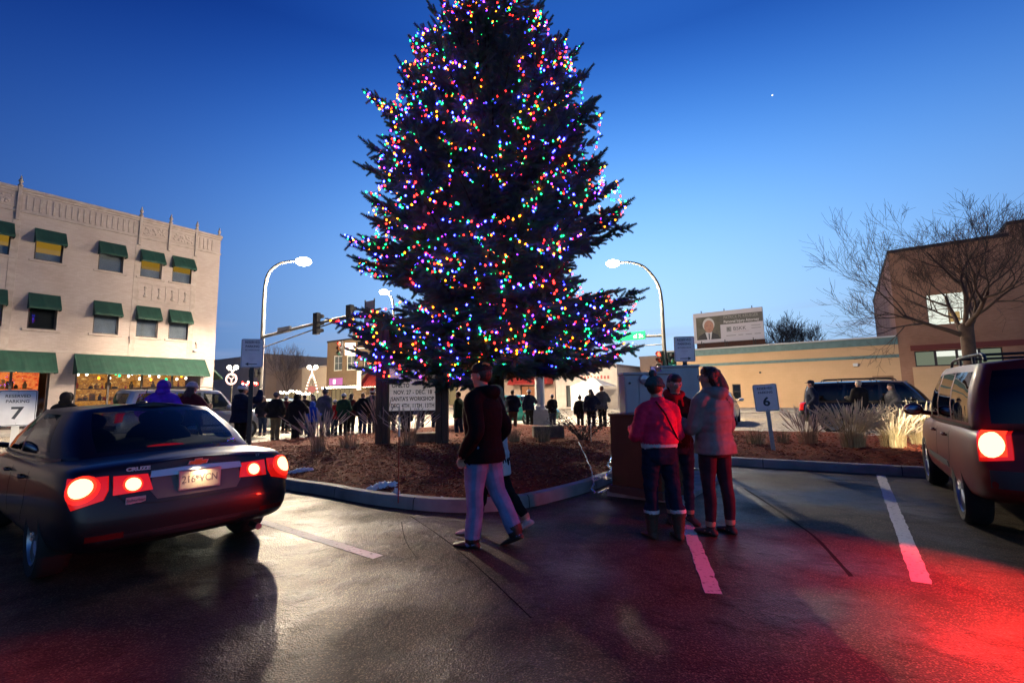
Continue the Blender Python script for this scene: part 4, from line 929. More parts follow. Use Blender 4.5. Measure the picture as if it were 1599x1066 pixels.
def branch(h0, th, tipz, R_):
    """a drooping limb that turns up at the tip, feathered with side twigs"""
    out = np.array((cos(th), sin(th), 0)); side = np.array((-sin(th), cos(th), 0)); n = 14; pts = []
    dz = tipz - h0; sag = .16 * R_ * nr.uniform(.6, 1.3)
    bend = nr.uniform(-.12, .12) * R_
    for i in range(n + 1):
        t = i / n; pts.append(out * R_ * t + side * bend * t * t + np.array((0, 0, h0 + dz * t - sag * sin(pi * min(t * 1.05, 1)) * (1 - .3 * t) + ((.07 if tipz > 6 else .02) * R_ * max(0, t - .72) / .28 if R_ > 1.5 else 0))))
    pts = np.array(pts); WOOD.tube(pts, [.035 * (1 - .85 * i / n) * (R_ / 3.5) ** .5 + .004 for i in range(n + 1)], 4, cap=False)
    mi = int(nr.integers(0, 3)); up = np.array((0, 0, 1.0)); s = .22 if R_ > 1.2 else .05
    while s < 1.0:
        i = min(int(s * n), n - 1); p = pts[i] + (pts[i + 1] - pts[i]) * (s * n - i); ax = pts[i + 1] - pts[i]; ax /= np.linalg.norm(ax)
        wid = (.26 + .50 * sin(pi * min(1, s * .95 + .05)) ** .8) * min(1, R_ / 2.2) * nr.uniform(.7, 1.15) * (1.1 - .35 * s)
        for sd in (-1, 1):
            d = ax * nr.uniform(.55, .95) + side * sd * nr.uniform(.7, 1.1) + up * nr.uniform(-.38, .12)
            L_ = wid * nr.uniform(.75, 1.15); put(p, d, up, L_ * .62, int(nr.integers(5)), mi)
            dd = d / np.linalg.norm(d); q = p + dd * L_ * .45
            for e in (-1, 1):
                if L_ > .3: put(q, dd + np.cross(up, dd) * e * nr.uniform(.5, .9) + up * nr.uniform(-.35, .15), up, L_ * nr.uniform(.42, .62), int(nr.integers(5)), mi)
            if L_ > .25: put(p + dd * L_ * .5, dd + up * nr.uniform(-.2, .15), up, L_ * .6, int(nr.integers(5)), mi)
        if nr.random() < .55: put(p, ax * .8 + up * nr.uniform(.25, .8) + side * nr.uniform(-.3, .3), up, nr.uniform(.15, .3), int(nr.integers(5)), mi)
        if nr.random() < .5: put(p, ax * .6 - up * nr.uniform(.5, 1) + side * nr.uniform(-.4, .4), up, nr.uniform(.15, .32), int(nr.integers(5)), mi)
        s += .07 / max(.6, R_ / 2.6)
    put(pts[-1] - ax * .05, ax + up * .25, up, nr.uniform(.3, .42), int(nr.integers(5)), mi, 1.1)
    for sd in (-1, 1): put(pts[-2], ax + side * sd * .5 + up * .15, up, nr.uniform(.25, .36), int(nr.integers(5)), mi)
    for t in (.5, .62, .74, .86, 1.0): k = min(n, int(t * n)); TIPS.append((th, pts[k] + np.array((0, 0, .12)) + out * .12, t))
z = 2.05; row = 0
while z < 15.0:
    r = Rz(z); cnt = max(4, int(2 * pi * r / 1.12 + 1.5)); o = nr.uniform(0, 6.28)
    for k in range(cnt):
        th = o + 2 * pi * k / cnt + nr.uniform(-.22, .22); rr = r * nr.uniform(.80, 1.05) * (nr.uniform(1.03, 1.13) if nr.random() < .2 else 1)
        zt = z + nr.uniform(-.2, .2); up0 = (.25 * rr if z > 9 else (.02 if z > 4 else -.02) * rr)
        if blocks(th, rr, zt + .05): rr *= .72
        if blocks(th, rr, zt + .05): continue
        branch(max(.5, zt - up0 + nr.uniform(0, .25) + (.3 if z < 3 else .12)), th, zt, rr)
    z += .365 + .09 * (z / 15) + nr.uniform(-.05, .05); row += 1
for k in range(7): branch(2.35 + .1 * (k % 2), R(-170 + k * 9), 1.5 + .16 * (k % 3), 2.75 + .25 * (k % 2))      # low boughs hanging over the letter board
for k in range(7): put(np.array((0, 0, 14.9 + .1 * k)), np.array((cos(k * 2.4) * .6, sin(k * 2.4) * .6, 1.0)), np.array((0, 1.0, 0)), .4, k % 5, 0)
ndl = [mat('spruce_needles_%s' % n, c, .75, tuple(q * 1.3 for q in c), 3) for n, c in (('dark', (.060, .094, .086)), ('mid', (.075, .115, .10)), ('grey', (.09, .12, .115)))]
fast_mesh('crown', np.concatenate(CV), np.concatenate(CF), ndl, np.concatenate(CM), spruce)
WOOD.build('limbs', MATS['spruce_bark'], spruce, smooth=60)
print('spruce tris', sum(len(f) for f in CF), 'tips', len(TIPS))
# strings of lights slung from bough to bough over the side that can be seen
front = [(th, p, t) for th, p, t in TIPS if sin(th) < .42]
used = [False] * len(front); pos = np.array([p for _, p, _ in front]); COLS = ['red', 'blue', 'amber', 'green', 'blue', 'red', 'purple', 'amber', 'blue', 'green', 'red', 'green']
nst = 0; nbulb = 0
wire_m = mat('green_wire', (.01, .025, .015), .6)
for zlo, zhi, cnt in ((1.2, 2.6, 10), (1.8, 3.6, 16), (2.6, 5.0, 17), (4.0, 7.2, 17), (6.2, 9.2, 17), (8.4, 11.5, 13), (10.5, 15, 8)):
    for _ in range(cnt):
        cand = [i for i in range(len(front)) if not used[i] and zlo < pos[i][2] < zhi]
        if not cand: continue
        i = cand[int(nr.integers(len(cand)))]; path = [i]; used[i] = True; L_ = 0; sgn = 1 if nr.random() < .5 else -1
        while L_ < 6.5:
            p = pos[i]; best = None
            d = np.linalg.norm(pos - p, axis=1) + np.array([9 if u else 0 for u in used])
            tang = np.array((-sin(front[i][0]), cos(front[i][0]), 0)) * sgn
            sc_ = d - .25 * ((pos - p) @ tang) + np.where((pos[:, 2] < zlo) | (pos[:, 2] > zhi), 4, 0) + nr.uniform(0, .8, len(d))
            j = int(np.argmin(sc_))
            if d[j] > 1.5: break
            L_ += d[j]; used[j] = True; path.append(j); i = j
        if len(path) < 4: continue
        pts = []
        for a, c in zip(path, path[1:]):
            A, B_ = pos[a], pos[c]; dl = np.linalg.norm(B_ - A)
            for k in range(5): t = k / 5; pts.append(A + (B_ - A) * t - np.array((0, 0, .16 * dl * sin(pi * t))))
        pts.append(pos[path[-1]]); pts = [Vector(p) + Vector((TX, TY, tz)) for p in pts]
        nb = min(72, int(L_ / .105))
        b = MB(); b.tube(pts, .005, 4, cap=False); o = b.build('light_string', wire_m)
        tag(o, 'green wire string of multicoloured bulbs slung over the boughs of the spruce', 'string lights', 'light strings on the spruce'); nst += 1
        LL = [0]
        for p, q in zip(pts, pts[1:]): LL.append(LL[-1] + (q - p).length)
        off = int(nr.integers(12)); kk = 0
        for k in range(nb):
            t = LL[-1] * (k + .5) / nb
            while kk < len(LL) - 2 and LL[kk + 1] < t: kk += 1
            f = (t - LL[kk]) / max(1e-6, LL[kk + 1] - LL[kk]); p = pts[kk].lerp(pts[kk + 1], f)
            q = obj_from('bulb', bulb_mesh(COLS[(k + off + (int(nr.integers(12)) if nr.random() < .4 else 0)) % 12], .0195), o)
            q.location = p + Vector((nr.uniform(-.05, .05), nr.uniform(-.05, .05), nr.uniform(-.05, .04))); q.rotation_euler = (nr.uniform(-.8, .8), nr.uniform(-.8, .8), 0); nbulb += 1
print('strings', nst, 'bulbs', nbulb)

# ------------------------------------------------------------------ bare trees, grasses, shrub
def bare_tree(name, label, loc, h, spread, seed, trunk_r, fork, lv=5, barkc=None, group=None, upw=.25, thin=.0035, wide=1.0):
    g = random.Random(seed); t = thing(name, label, 'tree', loc, g.uniform(0, 6), group); T = MB(); B = MB()
    def grow(p, d, L_, r, k, mbx):
        pts = [p]; n = 4; q = p.copy(); dd = d.copy()
        for i in range(n):
            dd = (dd + Vector((g.uniform(-.2, .2), g.uniform(-.2, .2), g.uniform(-.12, .14) + upw * .18))).normalized(); q = q + dd * L_ / n; pts.append(q.copy())
        e = max(thin, r * (.52 if k else .2)); mbx.tube(pts, [r + (e - r) * i / n for i in range(n + 1)], 7 if r > .03 else (5 if r > .012 else 3), cap=False)
        if k == 0: return
        nb = g.choice((3, 4)) if k > 1 else g.choice((3, 4, 5))
        for i in range(nb):
            f = g.uniform(.35, 1.0) if i else 1.0; idx = min(n - 1, int(f * n)); bp_ = pts[idx].lerp(pts[idx + 1], f * n - idx)
            a, c = frame3(dd); ph = g.uniform(0, 2 * pi); ang = g.uniform(.35, .95) if i else g.uniform(.1, .4)
            nd = (dd * cos(ang) + (a * cos(ph) + c * sin(ph)) * sin(ang) * wide + Vector((0, 0, upw * .35))).normalized()
            grow(bp_, nd, L_ * g.uniform(.58, .85), max(thin, (r + (e - r) * f) * g.uniform(.55, .8)), k - 1, B)
    tt = [Vector((0, 0, -.3)), Vector((.02, 0, .3)), Vector((.05, .03, fork * .6)), Vector((0, .02, fork))]
    T.tube(tt, [trunk_r * 1.35, trunk_r * 1.08, trunk_r * .9, trunk_r * .95], 12)
    m = barkc or mat('bare_bark', (.085, .052, .038), .9, (.05, .032, .025), 6, bump=.5, bscale=30, dist=.02)
    T.build('trunk', m, t, smooth=60)
    nl = 6
    for i in range(nl):
        ph = 2 * pi * i / nl + g.uniform(-.3, .3); el_ = g.uniform(.25, .8) if i % 2 else g.uniform(.75, 1.25)
        grow(Vector((0, .02, fork - g.uniform(.05, .4))), Vector((cos(ph) * cos(el_) * spread, sin(ph) * cos(el_) * spread, sin(el_))).normalized(), (h - fork) * g.uniform(.42, .55), trunk_r * g.uniform(.33, .46), lv, B)
    B.build('crown', m, t, smooth=70); return t
bare_tree('bare_tree', 'big bare wide spreading tree in front of the brown brick building', (13.5, 14.0, .3), 6.3, 1.15, 5, .18, 3.0, lv=5, upw=.22, wide=1.0)
far_bark = mat('far_bark', (.10, .075, .07), .9)
q = px(446, 620, 80); bare_tree('bare_tree', 'slim bare tree far behind the left arrow sign', (q.x, q.y, 0), 9.6, .45, 8, .17, 2.6, 4, far_bark, None, .6, .012)
for k, (x, hh) in enumerate(((1232, 14.4), (1262, 13.0), (1206, 12.6))):
    q = px(x, 600, 88); bare_tree('bare_tree', ['rounded bare tree over the cream hall roof', 'small bare tree top right of the rounded one over the cream roof', 'bare tree top just right of the billboard'][k], (q.x, q.y, 0), hh, .9, 20 + k, .2, 6.5, 4, far_bark, None, .3, .02)
def grass(label, x, y, h, r, n, m, seed, lean=.5, plume=False, z=None):
    g = random.Random(seed); z = bed_z(x, y) if z is None else z; t = MB()
    for i in range(int(n * 1.6)):
        a = g.uniform(0, 2 * pi); rr = r * .35 * sqrt(g.random()); L_ = h * g.uniform(.5, 1.1); ln = lean * g.uniform(.1, 1.3); b0 = Vector((x + rr * cos(a), y + rr * sin(a), z - .03)); a2 = a + g.uniform(-.6, .6)
        w = g.uniform(.002, .005); s = Vector((-sin(a2), cos(a2), 0)) * w; pts = []
        for k in range(5):
            u = k / 4; pts.append(b0 + Vector((cos(a2) * ln * L_ * u * u, sin(a2) * ln * L_ * u * u, L_ * u * (1 - .25 * ln * u))))
        vs = []
        for k, p in enumerate(pts): f = (1 - k / 4.3); vs += [p - s * f, p + s * f]
        t.add(vs, [(2 * k, 2 * k + 1, 2 * k + 3, 2 * k + 2) for k in range(4)], 0 if g.random() < .7 else 1)
        if plume and g.random() < .3:
            p = pts[-1]; d = (pts[-1] - pts[-2]).normalized(); t.tube([p - d * .04, p + d * .05, p + d * .16, p + d * .24], [.003, .011, .009, .002], 5, 2)
    o = t.build('grass_clump', m); return tag(o, label, 'ornamental grass', 'dry ornamental grasses on the mulch')
straw = [mat('straw_blade', (.42, .32, .15), .75, (.30, .21, .10), 6), mat('pale_straw_blade', (.55, .45, .26), .75), mat('grass_plume', (.48, .38, .26), .9)]
dull = [mat('dull_blade', (.30, .20, .12), .8, (.21, .14, .09), 6), mat('tan_blade', (.42, .30, .19), .8), mat('dull_plume', (.46, .34, .27), .9)]
olive = [mat('olive_blade', (.17, .15, .075), .8, (.11, .10, .05), 6), MATS['tan_blade'], MATS['dull_plume']]
def at(x, y): q = gp(x, y, .3); return q.x, q.y
for lb, (x, y), h, r, n, m, pl_ in (
    ('brown wispy grass clump right of the dark car', at(497, 704), .72, .45, 150, dull, True), ('low brown grass clump beside the wispy one', at(545, 700), .55, .6, 130, dull, False),
    ('tall plumed grass at the foot of the left sign post', at(597, 694), 1.02, .4, 170, dull, True), ('reddish grass clump between the sign posts', at(637, 697), .75, .55, 150, dull, True),
    ('short olive grass tuft behind the walking couple', at(802, 690), .5, .45, 120, olive, False), ('short olive grass tuft in front of the grey pole', at(848, 690), .5, .5, 130, olive, False),
    ('short dull grass tuft right of the trio', at(1180, 691), .45, .6, 130, olive, False), ('dull brown tuft right of the sign 6', at(1262, 692), .6, .55, 150, dull, True),
    ('bright straw clump in front of the black car wheel', at(1333, 697), .74, .6, 300, straw, True), ('bright straw clump in front of the woman in grey', at(1396, 697), .66, .6, 300, straw, True),
    ('bright straw clump beside the red lit car', at(1440, 694), .72, .55, 220, straw, True), ('small dull tuft at the sign 6 foot', at(1222, 690), .35, .4, 90, olive, False)):
    grass(lb, x, y, h, r, n, m, int(abs(x * 977)) + 3, plume=pl_)
# leafy shrub
sx_, sy_ = at(912, 688); sh = thing('leafy_shrub', 'loose leafy dark shrub left of the brown box', 'shrub', (sx_, sy_, bed_z(sx_, sy_))); g = random.Random(4); S = MB(); Lf = MB()
for i in range(34):
    a = g.uniform(0, 2 * pi); p = Vector((g.uniform(-.12, .12), g.uniform(-.12, .12), -.05)); d = Vector((cos(a) * g.uniform(.2, .9), sin(a) * g.uniform(.2, .9), 1)).normalized(); pts = [p]; L_ = g.uniform(.7, 1.35)
    for k in range(6): d = (d + Vector((cos(a) * .12, sin(a) * .12, -.03)) + Vector((g.uniform(-.15, .15), g.uniform(-.15, .15), g.uniform(-.1, .1)))).normalized(); p = p + d * L_ / 6; pts.append(p.copy())
    S.tube(pts, [.009 - .001 * k for k in range(7)], 4, cap=False)
    for k in range(17):
        u = g.uniform(.25, 1) * 5.99; i0 = int(u); c = pts[i0].lerp(pts[i0 + 1], u - i0) + Vector((g.uniform(-.05, .05), g.uniform(-.05, .05), g.uniform(-.05, .05)))
        M = Matrix.Rotation(g.uniform(0, 6.28), 3, 'Z') @ Matrix.Rotation(g.uniform(-.9, .9), 3, 'Y') @ Matrix.Rotation(g.uniform(-.7, .7), 3, 'X'); l = g.uniform(.03, .055)
        Lf.add([c + M @ Vector(q) for q in ((0, 0, 0), (l * .6, l * .42, .006), (l * 1.5, 0, -.004), (l * .6, -l * .42, .006))], [(0, 1, 2, 3)], g.choice((0, 0, 1)))
S.build('stems', mat('shrub_stem', (.06, .035, .025), .9), sh); Lf.build('foliage', [mat('shrub_leaf_dark', (.035, .028, .02), .6), mat('shrub_leaf_red', (.09, .03, .02), .6)], sh)
# low stone edging blocks at the back of the bed
for lb, x, y, w_, h_ in (('low pale stone block under the letter board', 671, 689, .75, .22), ('low brown stone block in front of the grey pole foot', 856, 684, .8, .28)):
    q = gp(x, y, .3); b = MB(); b.box((0, 0, h_ / 2 - .05), (w_, .4, h_ + .1)); o = b.build('stone_block', mat('edging_stone', (.17, .13, .10), .85, (.10, .075, .06), 5, bump=.6, bscale=20, dist=.02), bevel=.03, loc=(q.x, q.y, bed_z(q.x, q.y)), rz=R(5)); tag(o, lb, 'stone block')
# ------------------------------------------------------------------ cars
tyre_m = mat('tyre_rubber', (.012, .012, .012), .8, bump=.1, bscale=60)
alloy = mat('alloy_wheel', (.40, .41, .43), .3, metal=.8)
chrome = mat('chrome', (.55, .55, .56), .28, metal=1.0)
cabin_m = mat('cabin_fabric', (.03, .03, .033), .85)
car_glass = glass('car_glass', (.62, .68, .72), .38, .02); dark_glass = glass('dark_car_glass', (.4, .4, .45), .85, .02)
red_lens = mat('red_lens', (.30, .008, .006), .12, coat=.5, emit=(1, .01, .006), es=.55)
hot_lens = glow('lit_brake_lens', (1.0, .36, .16), 5.5); rim_lens = glow('lit_red_lens', (1.0, .03, .012), 2.6)
amber_lens = mat('amber_lens', (.5, .12, .01), .15, emit=(1, .12, .02), es=.5)
SED = dict(L=4.6, hw=.895, wb=2.69, r=.325, ax=-1.38,
    # x, half width, sill z, shoulder z, deck z
    st=[(-2.24, .80, .33, .93, .985), (-2.12, .855, .27, .955, 1.00), (-1.9, .885, .235, .965, 1.015), (-1.38, .895, .22, .965, 1.02), (-.7, .893, .205, .945, .99), (0, .89, .20, .93, .97), (.7, .89, .20, .92, .965), (1.15, .888, .205, .91, .965), (1.5, .875, .21, .87, .93), (1.9, .835, .215, .80, .86), (2.15, .76, .23, .70, .76), (2.27, .62, .27, .6, .64)],
    rear=lambda z: (-.035 if z < .6 else (-.035 + (z - .6) * .30 if z < .93 else .064)) if z > .3 else .05,
    gh=[  # bottom (x, y, z) and top (x, y, z), kind of the panel that follows
        ((-1.83, 0, 1.0), (-1.02, 0, 1.435), 'r'), ((-1.80, .3, 1.0), (-1.0, .28, 1.432), 'r'), ((-1.72, .56, .995), (-.96, .47, 1.42), 'p'), ((-1.60, .70, .98), (-.86, .56, 1.405), 'p'), ((-1.28, .795, .965), (-.62, .60, 1.405), 'w'), ((-.98, .81, .96), (-.45, .605, 1.41), 'w'), ((-.12, .82, .945), (-.05, .615, 1.418), 'p'), ((-.02, .82, .944), (.02, .615, 1.418), 'w'), ((.5, .82, .94), (.25, .61, 1.412), 'w'), ((1.02, .79, .945), (.42, .58, 1.395), 'p'), ((1.12, .74, .955), (.50, .53, 1.39), 'f'), ((1.26, .45, .965), (.58, .33, 1.405), 'f'), ((1.32, 0, .97), (.62, 0, 1.41), 'f')],
    crown=.055, win=(.10, .90))
SUV = dict(L=4.45, hw=.905, wb=2.62, r=.355, ax=-1.31,
    st=[(-2.15, .80, .42, 1.0, 1.03), (-2.06, .86, .36, 1.03, 1.05), (-1.8, .90, .30, 1.04, 1.06), (-1.31, .905, .28, 1.04, 1.06), (-.6, .90, .27, 1.03, 1.05), (.2, .90, .27, 1.02, 1.04), (.8, .90, .27, 1.02, 1.04), (1.1, .895, .27, 1.01, 1.05), (1.5, .88, .28, .98, 1.03), (1.9, .85, .30, .93, .99), (2.1, .79, .33, .85, .92), (2.2, .68, .38, .75, .8)],
    rear=lambda z: -.07 if z < .68 else -.0,
    gh=[((-2.10, 0, 1.04), (-1.93, 0, 1.68), 'r'), ((-2.09, .4, 1.04), (-1.92, .36, 1.675), 'r'), ((-2.05, .70, 1.035), (-1.88, .60, 1.66), 'p'), ((-1.97, .80, 1.03), (-1.80, .68, 1.655), 'p'), ((-1.85, .83, 1.03), (-1.68, .70, 1.66), 'w'), ((-1.45, .84, 1.03), (-1.32, .71, 1.67), 'w'), ((-1.05, .845, 1.025), (-.95, .715, 1.675), 'p'), ((-.97, .845, 1.025), (-.87, .715, 1.675), 'w'), ((-.12, .845, 1.015), (-.1, .715, 1.675), 'p'), ((-.03, .845, 1.015), (-.02, .715, 1.672), 'w'), ((.85, .82, 1.015), (.45, .69, 1.64), 'p'), ((.95, .77, 1.02), (.53, .62, 1.63), 'f'), ((1.08, .45, 1.03), (.62, .36, 1.645), 'f'), ((1.14, 0, 1.035), (.66, 0, 1.65), 'f')],
    crown=.07, win=(.08, .88))
def decal(bvh, o, d, e1, poly, off, m, name, parent, th=.012, res=.03, bulge=0.0, smooth=35):
    """a panel of its own thickness following the body: outline given in the plane e1 x z as seen along d"""
    o = Vector(o); d = Vector(d).normalized(); e1 = Vector(e1).normalized(); e2 = Vector((0, 0, 1)); e2 = (e2 - d * e2.dot(d)).normalized()
    P = [Vector(p) for p in poly]; L_ = []
    for a, c in zip(P, P[1:] + P[:1]):
        n = max(1, int((c - a).length / res)); L_ += [a.lerp(c, k / n) for k in range(n)]
    xs = [p.x for p in L_]; ys = [p.y for p in L_]; I = []
    x = min(xs) + res
    while x < max(xs):
        y = min(ys) + res
        while y < max(ys):
            q = Vector((x, y))
            if inside(q, L_) and edge_d(q, L_ + L_[:1]) > res * .5: I.append(q)
            y += res
        x += res
    r = delaunay_2d_cdt(L_ + I, [], [list(range(len(L_)))], 1, 1e-6); cx = sum(xs) / len(xs); cy = sum(ys) / len(ys); rad = max((p - Vector((cx, cy))).length for p in L_)
    v = []; ok = True; last = None
    for p in r[0]:
        s = o + e1 * p.x + e2 * p.y; h = bvh.ray_cast(s - d * 2, d, 4)
        if h[0] is None: h = bvh.find_nearest(s)
        v.append(h[0] - d * (off + bulge * max(0, 1 - ((p - Vector((cx, cy))).length / rad) ** 2)))
    mb = MB(); nb = len(L_); f = [list(t) for t in r[2]]
    # orient towards the viewer of the panel
    for t in f:
        n = (v[t[1]] - v[t[0]]).cross(v[t[2]] - v[t[0]])
        if n.dot(d) > 0: t.reverse()
    n0 = len(v); mb.add(v, f)
    bnd = {}
    for t in f:
        for a, c in zip(t, t[1:] + t[:1]): bnd[(a, c)] = 1
    ed = [(a, c) for a, c in bnd if (c, a) not in bnd]
    mb.v += [tuple(q + d * th) for q in v]
    for a, c in ed: mb.f.append([c, a, a + n0, c + n0]); mb.m.append(0)
    return mb.build(name, m, parent, smooth=smooth)
def circ(cx, cz, r, n=18, rz=None): return [(cx + r * cos(2 * pi * k / n), cz + (rz or r) * sin(2 * pi * k / n)) for k in range(n)]
def lines_poly(p, w):
    """thin ribbon polygon along a polyline"""
    p = [Vector(q) for q in p]; a, b = [], []
    for i, q in enumerate(p):
        d = (p[min(i + 1, len(p) - 1)] - p[max(i - 1, 0)]).normalized(); n = Vector((-d.y, d.x)) * w / 2; a.append(q + n); b.append(q - n)
    return [tuple(q) for q in a + b[::-1]]
def car(S, name, label, loc, rz, paint, cat='car', glass_m=None, near=True):
    gm = glass_m or car_glass; T = thing(name, label, cat, loc, rz); hw = S['hw']; b = MB(); rings = []
    def ring(x, w, zb, zs, zd, k=1.0, rearw=0.0, flat=1.0):
        h = zs - zb; half = [(0, zb), (.6 * w, zb), (.90 * w, zb + .02), (.965 * w, zb + .11), (1.0 * w, zb + .38 * h), (.992 * w, zb + .70 * h), (.965 * w, zs - .05), (.90 * w, zs + .012), (.5 * w, zd), (0, zd + .012)]
        full = half + [(-y, z) for y, z in half[-2:0:-1]]
        return [Vector((x + rearw * S['rear'](z), y, z)) for y, z in full]
    x0, w0, zb0, zs0, zd0 = S['st'][0]
    for w_, dx in ((.30, -.058), (.60, -.048), (.86, -.022)): rings.append(ring(x0 + dx, w0 * w_, zb0 + .03, zs0, zd0 - .012, rearw=1))
    for i, (x, w, zb, zs, zd) in enumerate(S['st']): rings.append(ring(x, w, zb, zs, zd, rearw=(1, .5, .1)[i] if i < 3 else 0))
    xe, we, zbe, zse, zde = S['st'][-1]
    for w_, dx in ((.7, .05), (.35, .075)): rings.append(ring(xe + dx, we * w_, zbe + .02, zse - .01, zde - .01))
    n = len(rings[0]); vs = [p for r in rings for p in r]; fs = []
    for i in range(len(rings) - 1):
        for j in range(n): k = (j + 1) % n; fs.append([i * n + j, i * n + k, (i + 1) * n + k, (i + 1) * n + j])
    for base, rev in ((0, True), ((len(rings) - 1) * n, False)):
        for i in range(9):
            q = [base + i, base + i + 1, base + (n - i - 1) % n, base + (n - i) % n]
            if i == 0: q = [base, base + 1, base + n - 1]
            if i == 8: q = [base + 8, base + 9, base + 10]
            fs.append(q[::-1] if rev else q)
    b.add(vs, fs); body = b.build('body', [paint, black], T); bm = bmesh.new(); bm.from_mesh(body.data); bmesh.ops.recalc_face_normals(bm, faces=bm.faces); bm.to_mesh(body.data); bm.free()
    sub = body.modifiers.new('s', 'SUBSURF'); sub.levels = 3 if near else 2; bake(body)
    bvh0 = BVHTree.FromPolygons([v.co for v in body.data.vertices], [p.vertices[:] for p in body.data.polygons])
    cut = MB(); r = S['r']
    for ax in (S['ax'], S['ax'] + S['wb']):
        for s in (-1, 1): cut.lathe([(.0, 0), (r + .055, 0), (r + .055, .3), (0, .3)], (ax, s * (hw - .27) if s > 0 else -(hw - .27), r + .01), n=40, axis=(0, s, 0))
    co = cut.build('cut', [black], None); cbm = bmesh.new(); cbm.from_mesh(co.data); bmesh.ops.recalc_face_normals(cbm, faces=cbm.faces); cbm.to_mesh(co.data); cbm.free()
    bo = body.modifiers.new('b', 'BOOLEAN'); bo.operation = 'DIFFERENCE'; bo.object = co; bo.solver = 'EXACT'; bo.material_mode = 'TRANSFER'
    bake(body); bpy.data.objects.remove(co); body.data.shade_smooth(); body.data.set_sharp_from_angle(angle=R(42))
    # greenhouse: perimeter columns from tail to nose, rows from belt to roof
    cols = S['gh']; K = 5; full = []
    def cr(a, b_, c, d, t): return ((b_ * 2) + (c - a) * t + (a * 2 - b_ * 5 + c * 4 - d) * t * t + (b_ * 3 - a - c * 3 + d) * t ** 3) * .5
    mir = lambda p: Vector((p[0], -p[1], p[2]))
    seq = [(Vector(c[0]), Vector(c[1]), c[2]) for c in cols]; ext = [(mir(seq[1][0]), mir(seq[1][1]), '')] + seq + [(mir(seq[-2][0]), mir(seq[-2][1]), '')]
    half = []
    for i in range(1, len(ext) - 2):
        for k in range(K): t = k / K; half.append((cr(*[ext[i - 1 + q][0] for q in range(4)], t), cr(*[ext[i - 1 + q][1] for q in range(4)], t), ext[i][2]))
    half.append((seq[-1][0], seq[-1][1], seq[-1][2]))
    ring_ = half + [(mir(a), mir(c), half[len(half) - 2 - i][2]) for i, (a, c, _) in enumerate(half[-2:0:-1])]
    m_ = len(half); nn = len(ring_); lo, hi = S['win']; rows = [-.16, .0, lo, lo + .27, lo + .54, hi, .96, 1.0]
    kinds = [half[i][2] for i in range(m_ - 1)]; kinds = kinds + kinds[::-1]
    def pt(j, v):
        if v < 0: q_ = pt(j, 0); return Vector((q_.x * .985, q_.y * .965, q_.z + v))
        a, c, _ = ring_[j % nn]; p = a.lerp(c, v); o_ = Vector((a.x * .25, a.y, 0)); o_ = o_.normalized() if o_.length > 0 else o_; return p + o_ * .045 * sin(pi * max(0, min(1, v)))
    shellb = MB(); gl = {'r': MB(), 'f': MB(), 'w': MB(), 'w2': MB()}
    grid = [[pt(j, v) for v in rows] for j in range(nn)]
    for j in range(nn):
        for k in range(len(rows) - 1):
            q = [grid[j][k], grid[(j + 1) % nn][k], grid[(j + 1) % nn][k + 1], grid[j][k + 1]]; kd = kinds[j]
            if kd != 'p' and lo - 1e-6 <= rows[k] < hi - 1e-6:
                g_ = gl[kd if kd != 'w' else ('w' if j < nn / 2 else 'w2')]; g_.add(q, [(0, 1, 2, 3)])
            else: shellb.add(q, [(0, 1, 2, 3)])
    cc = S['crown']
    top = [grid[j][-1] for j in range(m_)]
    for j in range(m_ - 1):
        for k in range(8):
            def rp(p, k_): f = 1 - 2 * k_ / 8; e = min(1, min(j, m_ - 2 - j) / 6); return Vector((p.x, p.y * f, p.z + cc * (1 - f * f) * .8))
            shellb.add([rp(top[j], k), rp(top[j], k + 1), rp(top[j + 1], k + 1), rp(top[j + 1], k)], [(0, 1, 2, 3)])
    rf = shellb.build('roof', paint, T, weld=True); bm = bmesh.new(); bm.from_mesh(rf.data); bmesh.ops.remove_doubles(bm, verts=bm.verts, dist=1e-4); bmesh.ops.recalc_face_normals(bm, faces=bm.faces); bm.to_mesh(rf.data); bm.free(); rf.data.shade_smooth(); rf.data.set_sharp_from_angle(angle=R(50))
    for kd, nm in (('r', 'rear_window'), ('f', 'windscreen'), ('w', 'side_window'), ('w2', 'side_window')):
        o = gl[kd].build(nm, gm, T, weld=True, smooth=50)
    # cabin: seats, head rests, shelf
    zf = S['st'][4][4]
    for x in ((-.35, .35) if S is SED else (-1.0, .25)):
        for y in (-.36, .36):
            sb = MB(); sb.sphere((x, y, zf + .02), .24, n=12, m=8, sc=(.5, 1, .9)); sb.sphere((x - .05, y, zf + .28), .13, n=12, m=8, sc=(.5, 1, .75)); sb.b2(x - .07, x - .03, y - .05, y + .05, zf + .1, zf + .3)
            sb.build('seat', cabin_m, T, smooth=60)
    sb = MB(); sb.prism([(p[0].x * .96, p[0].y * .90) for p in ring_[::3]][::-1], zf + .02, zf + .05); sb.build('cabin_floor', cabin_m, T)
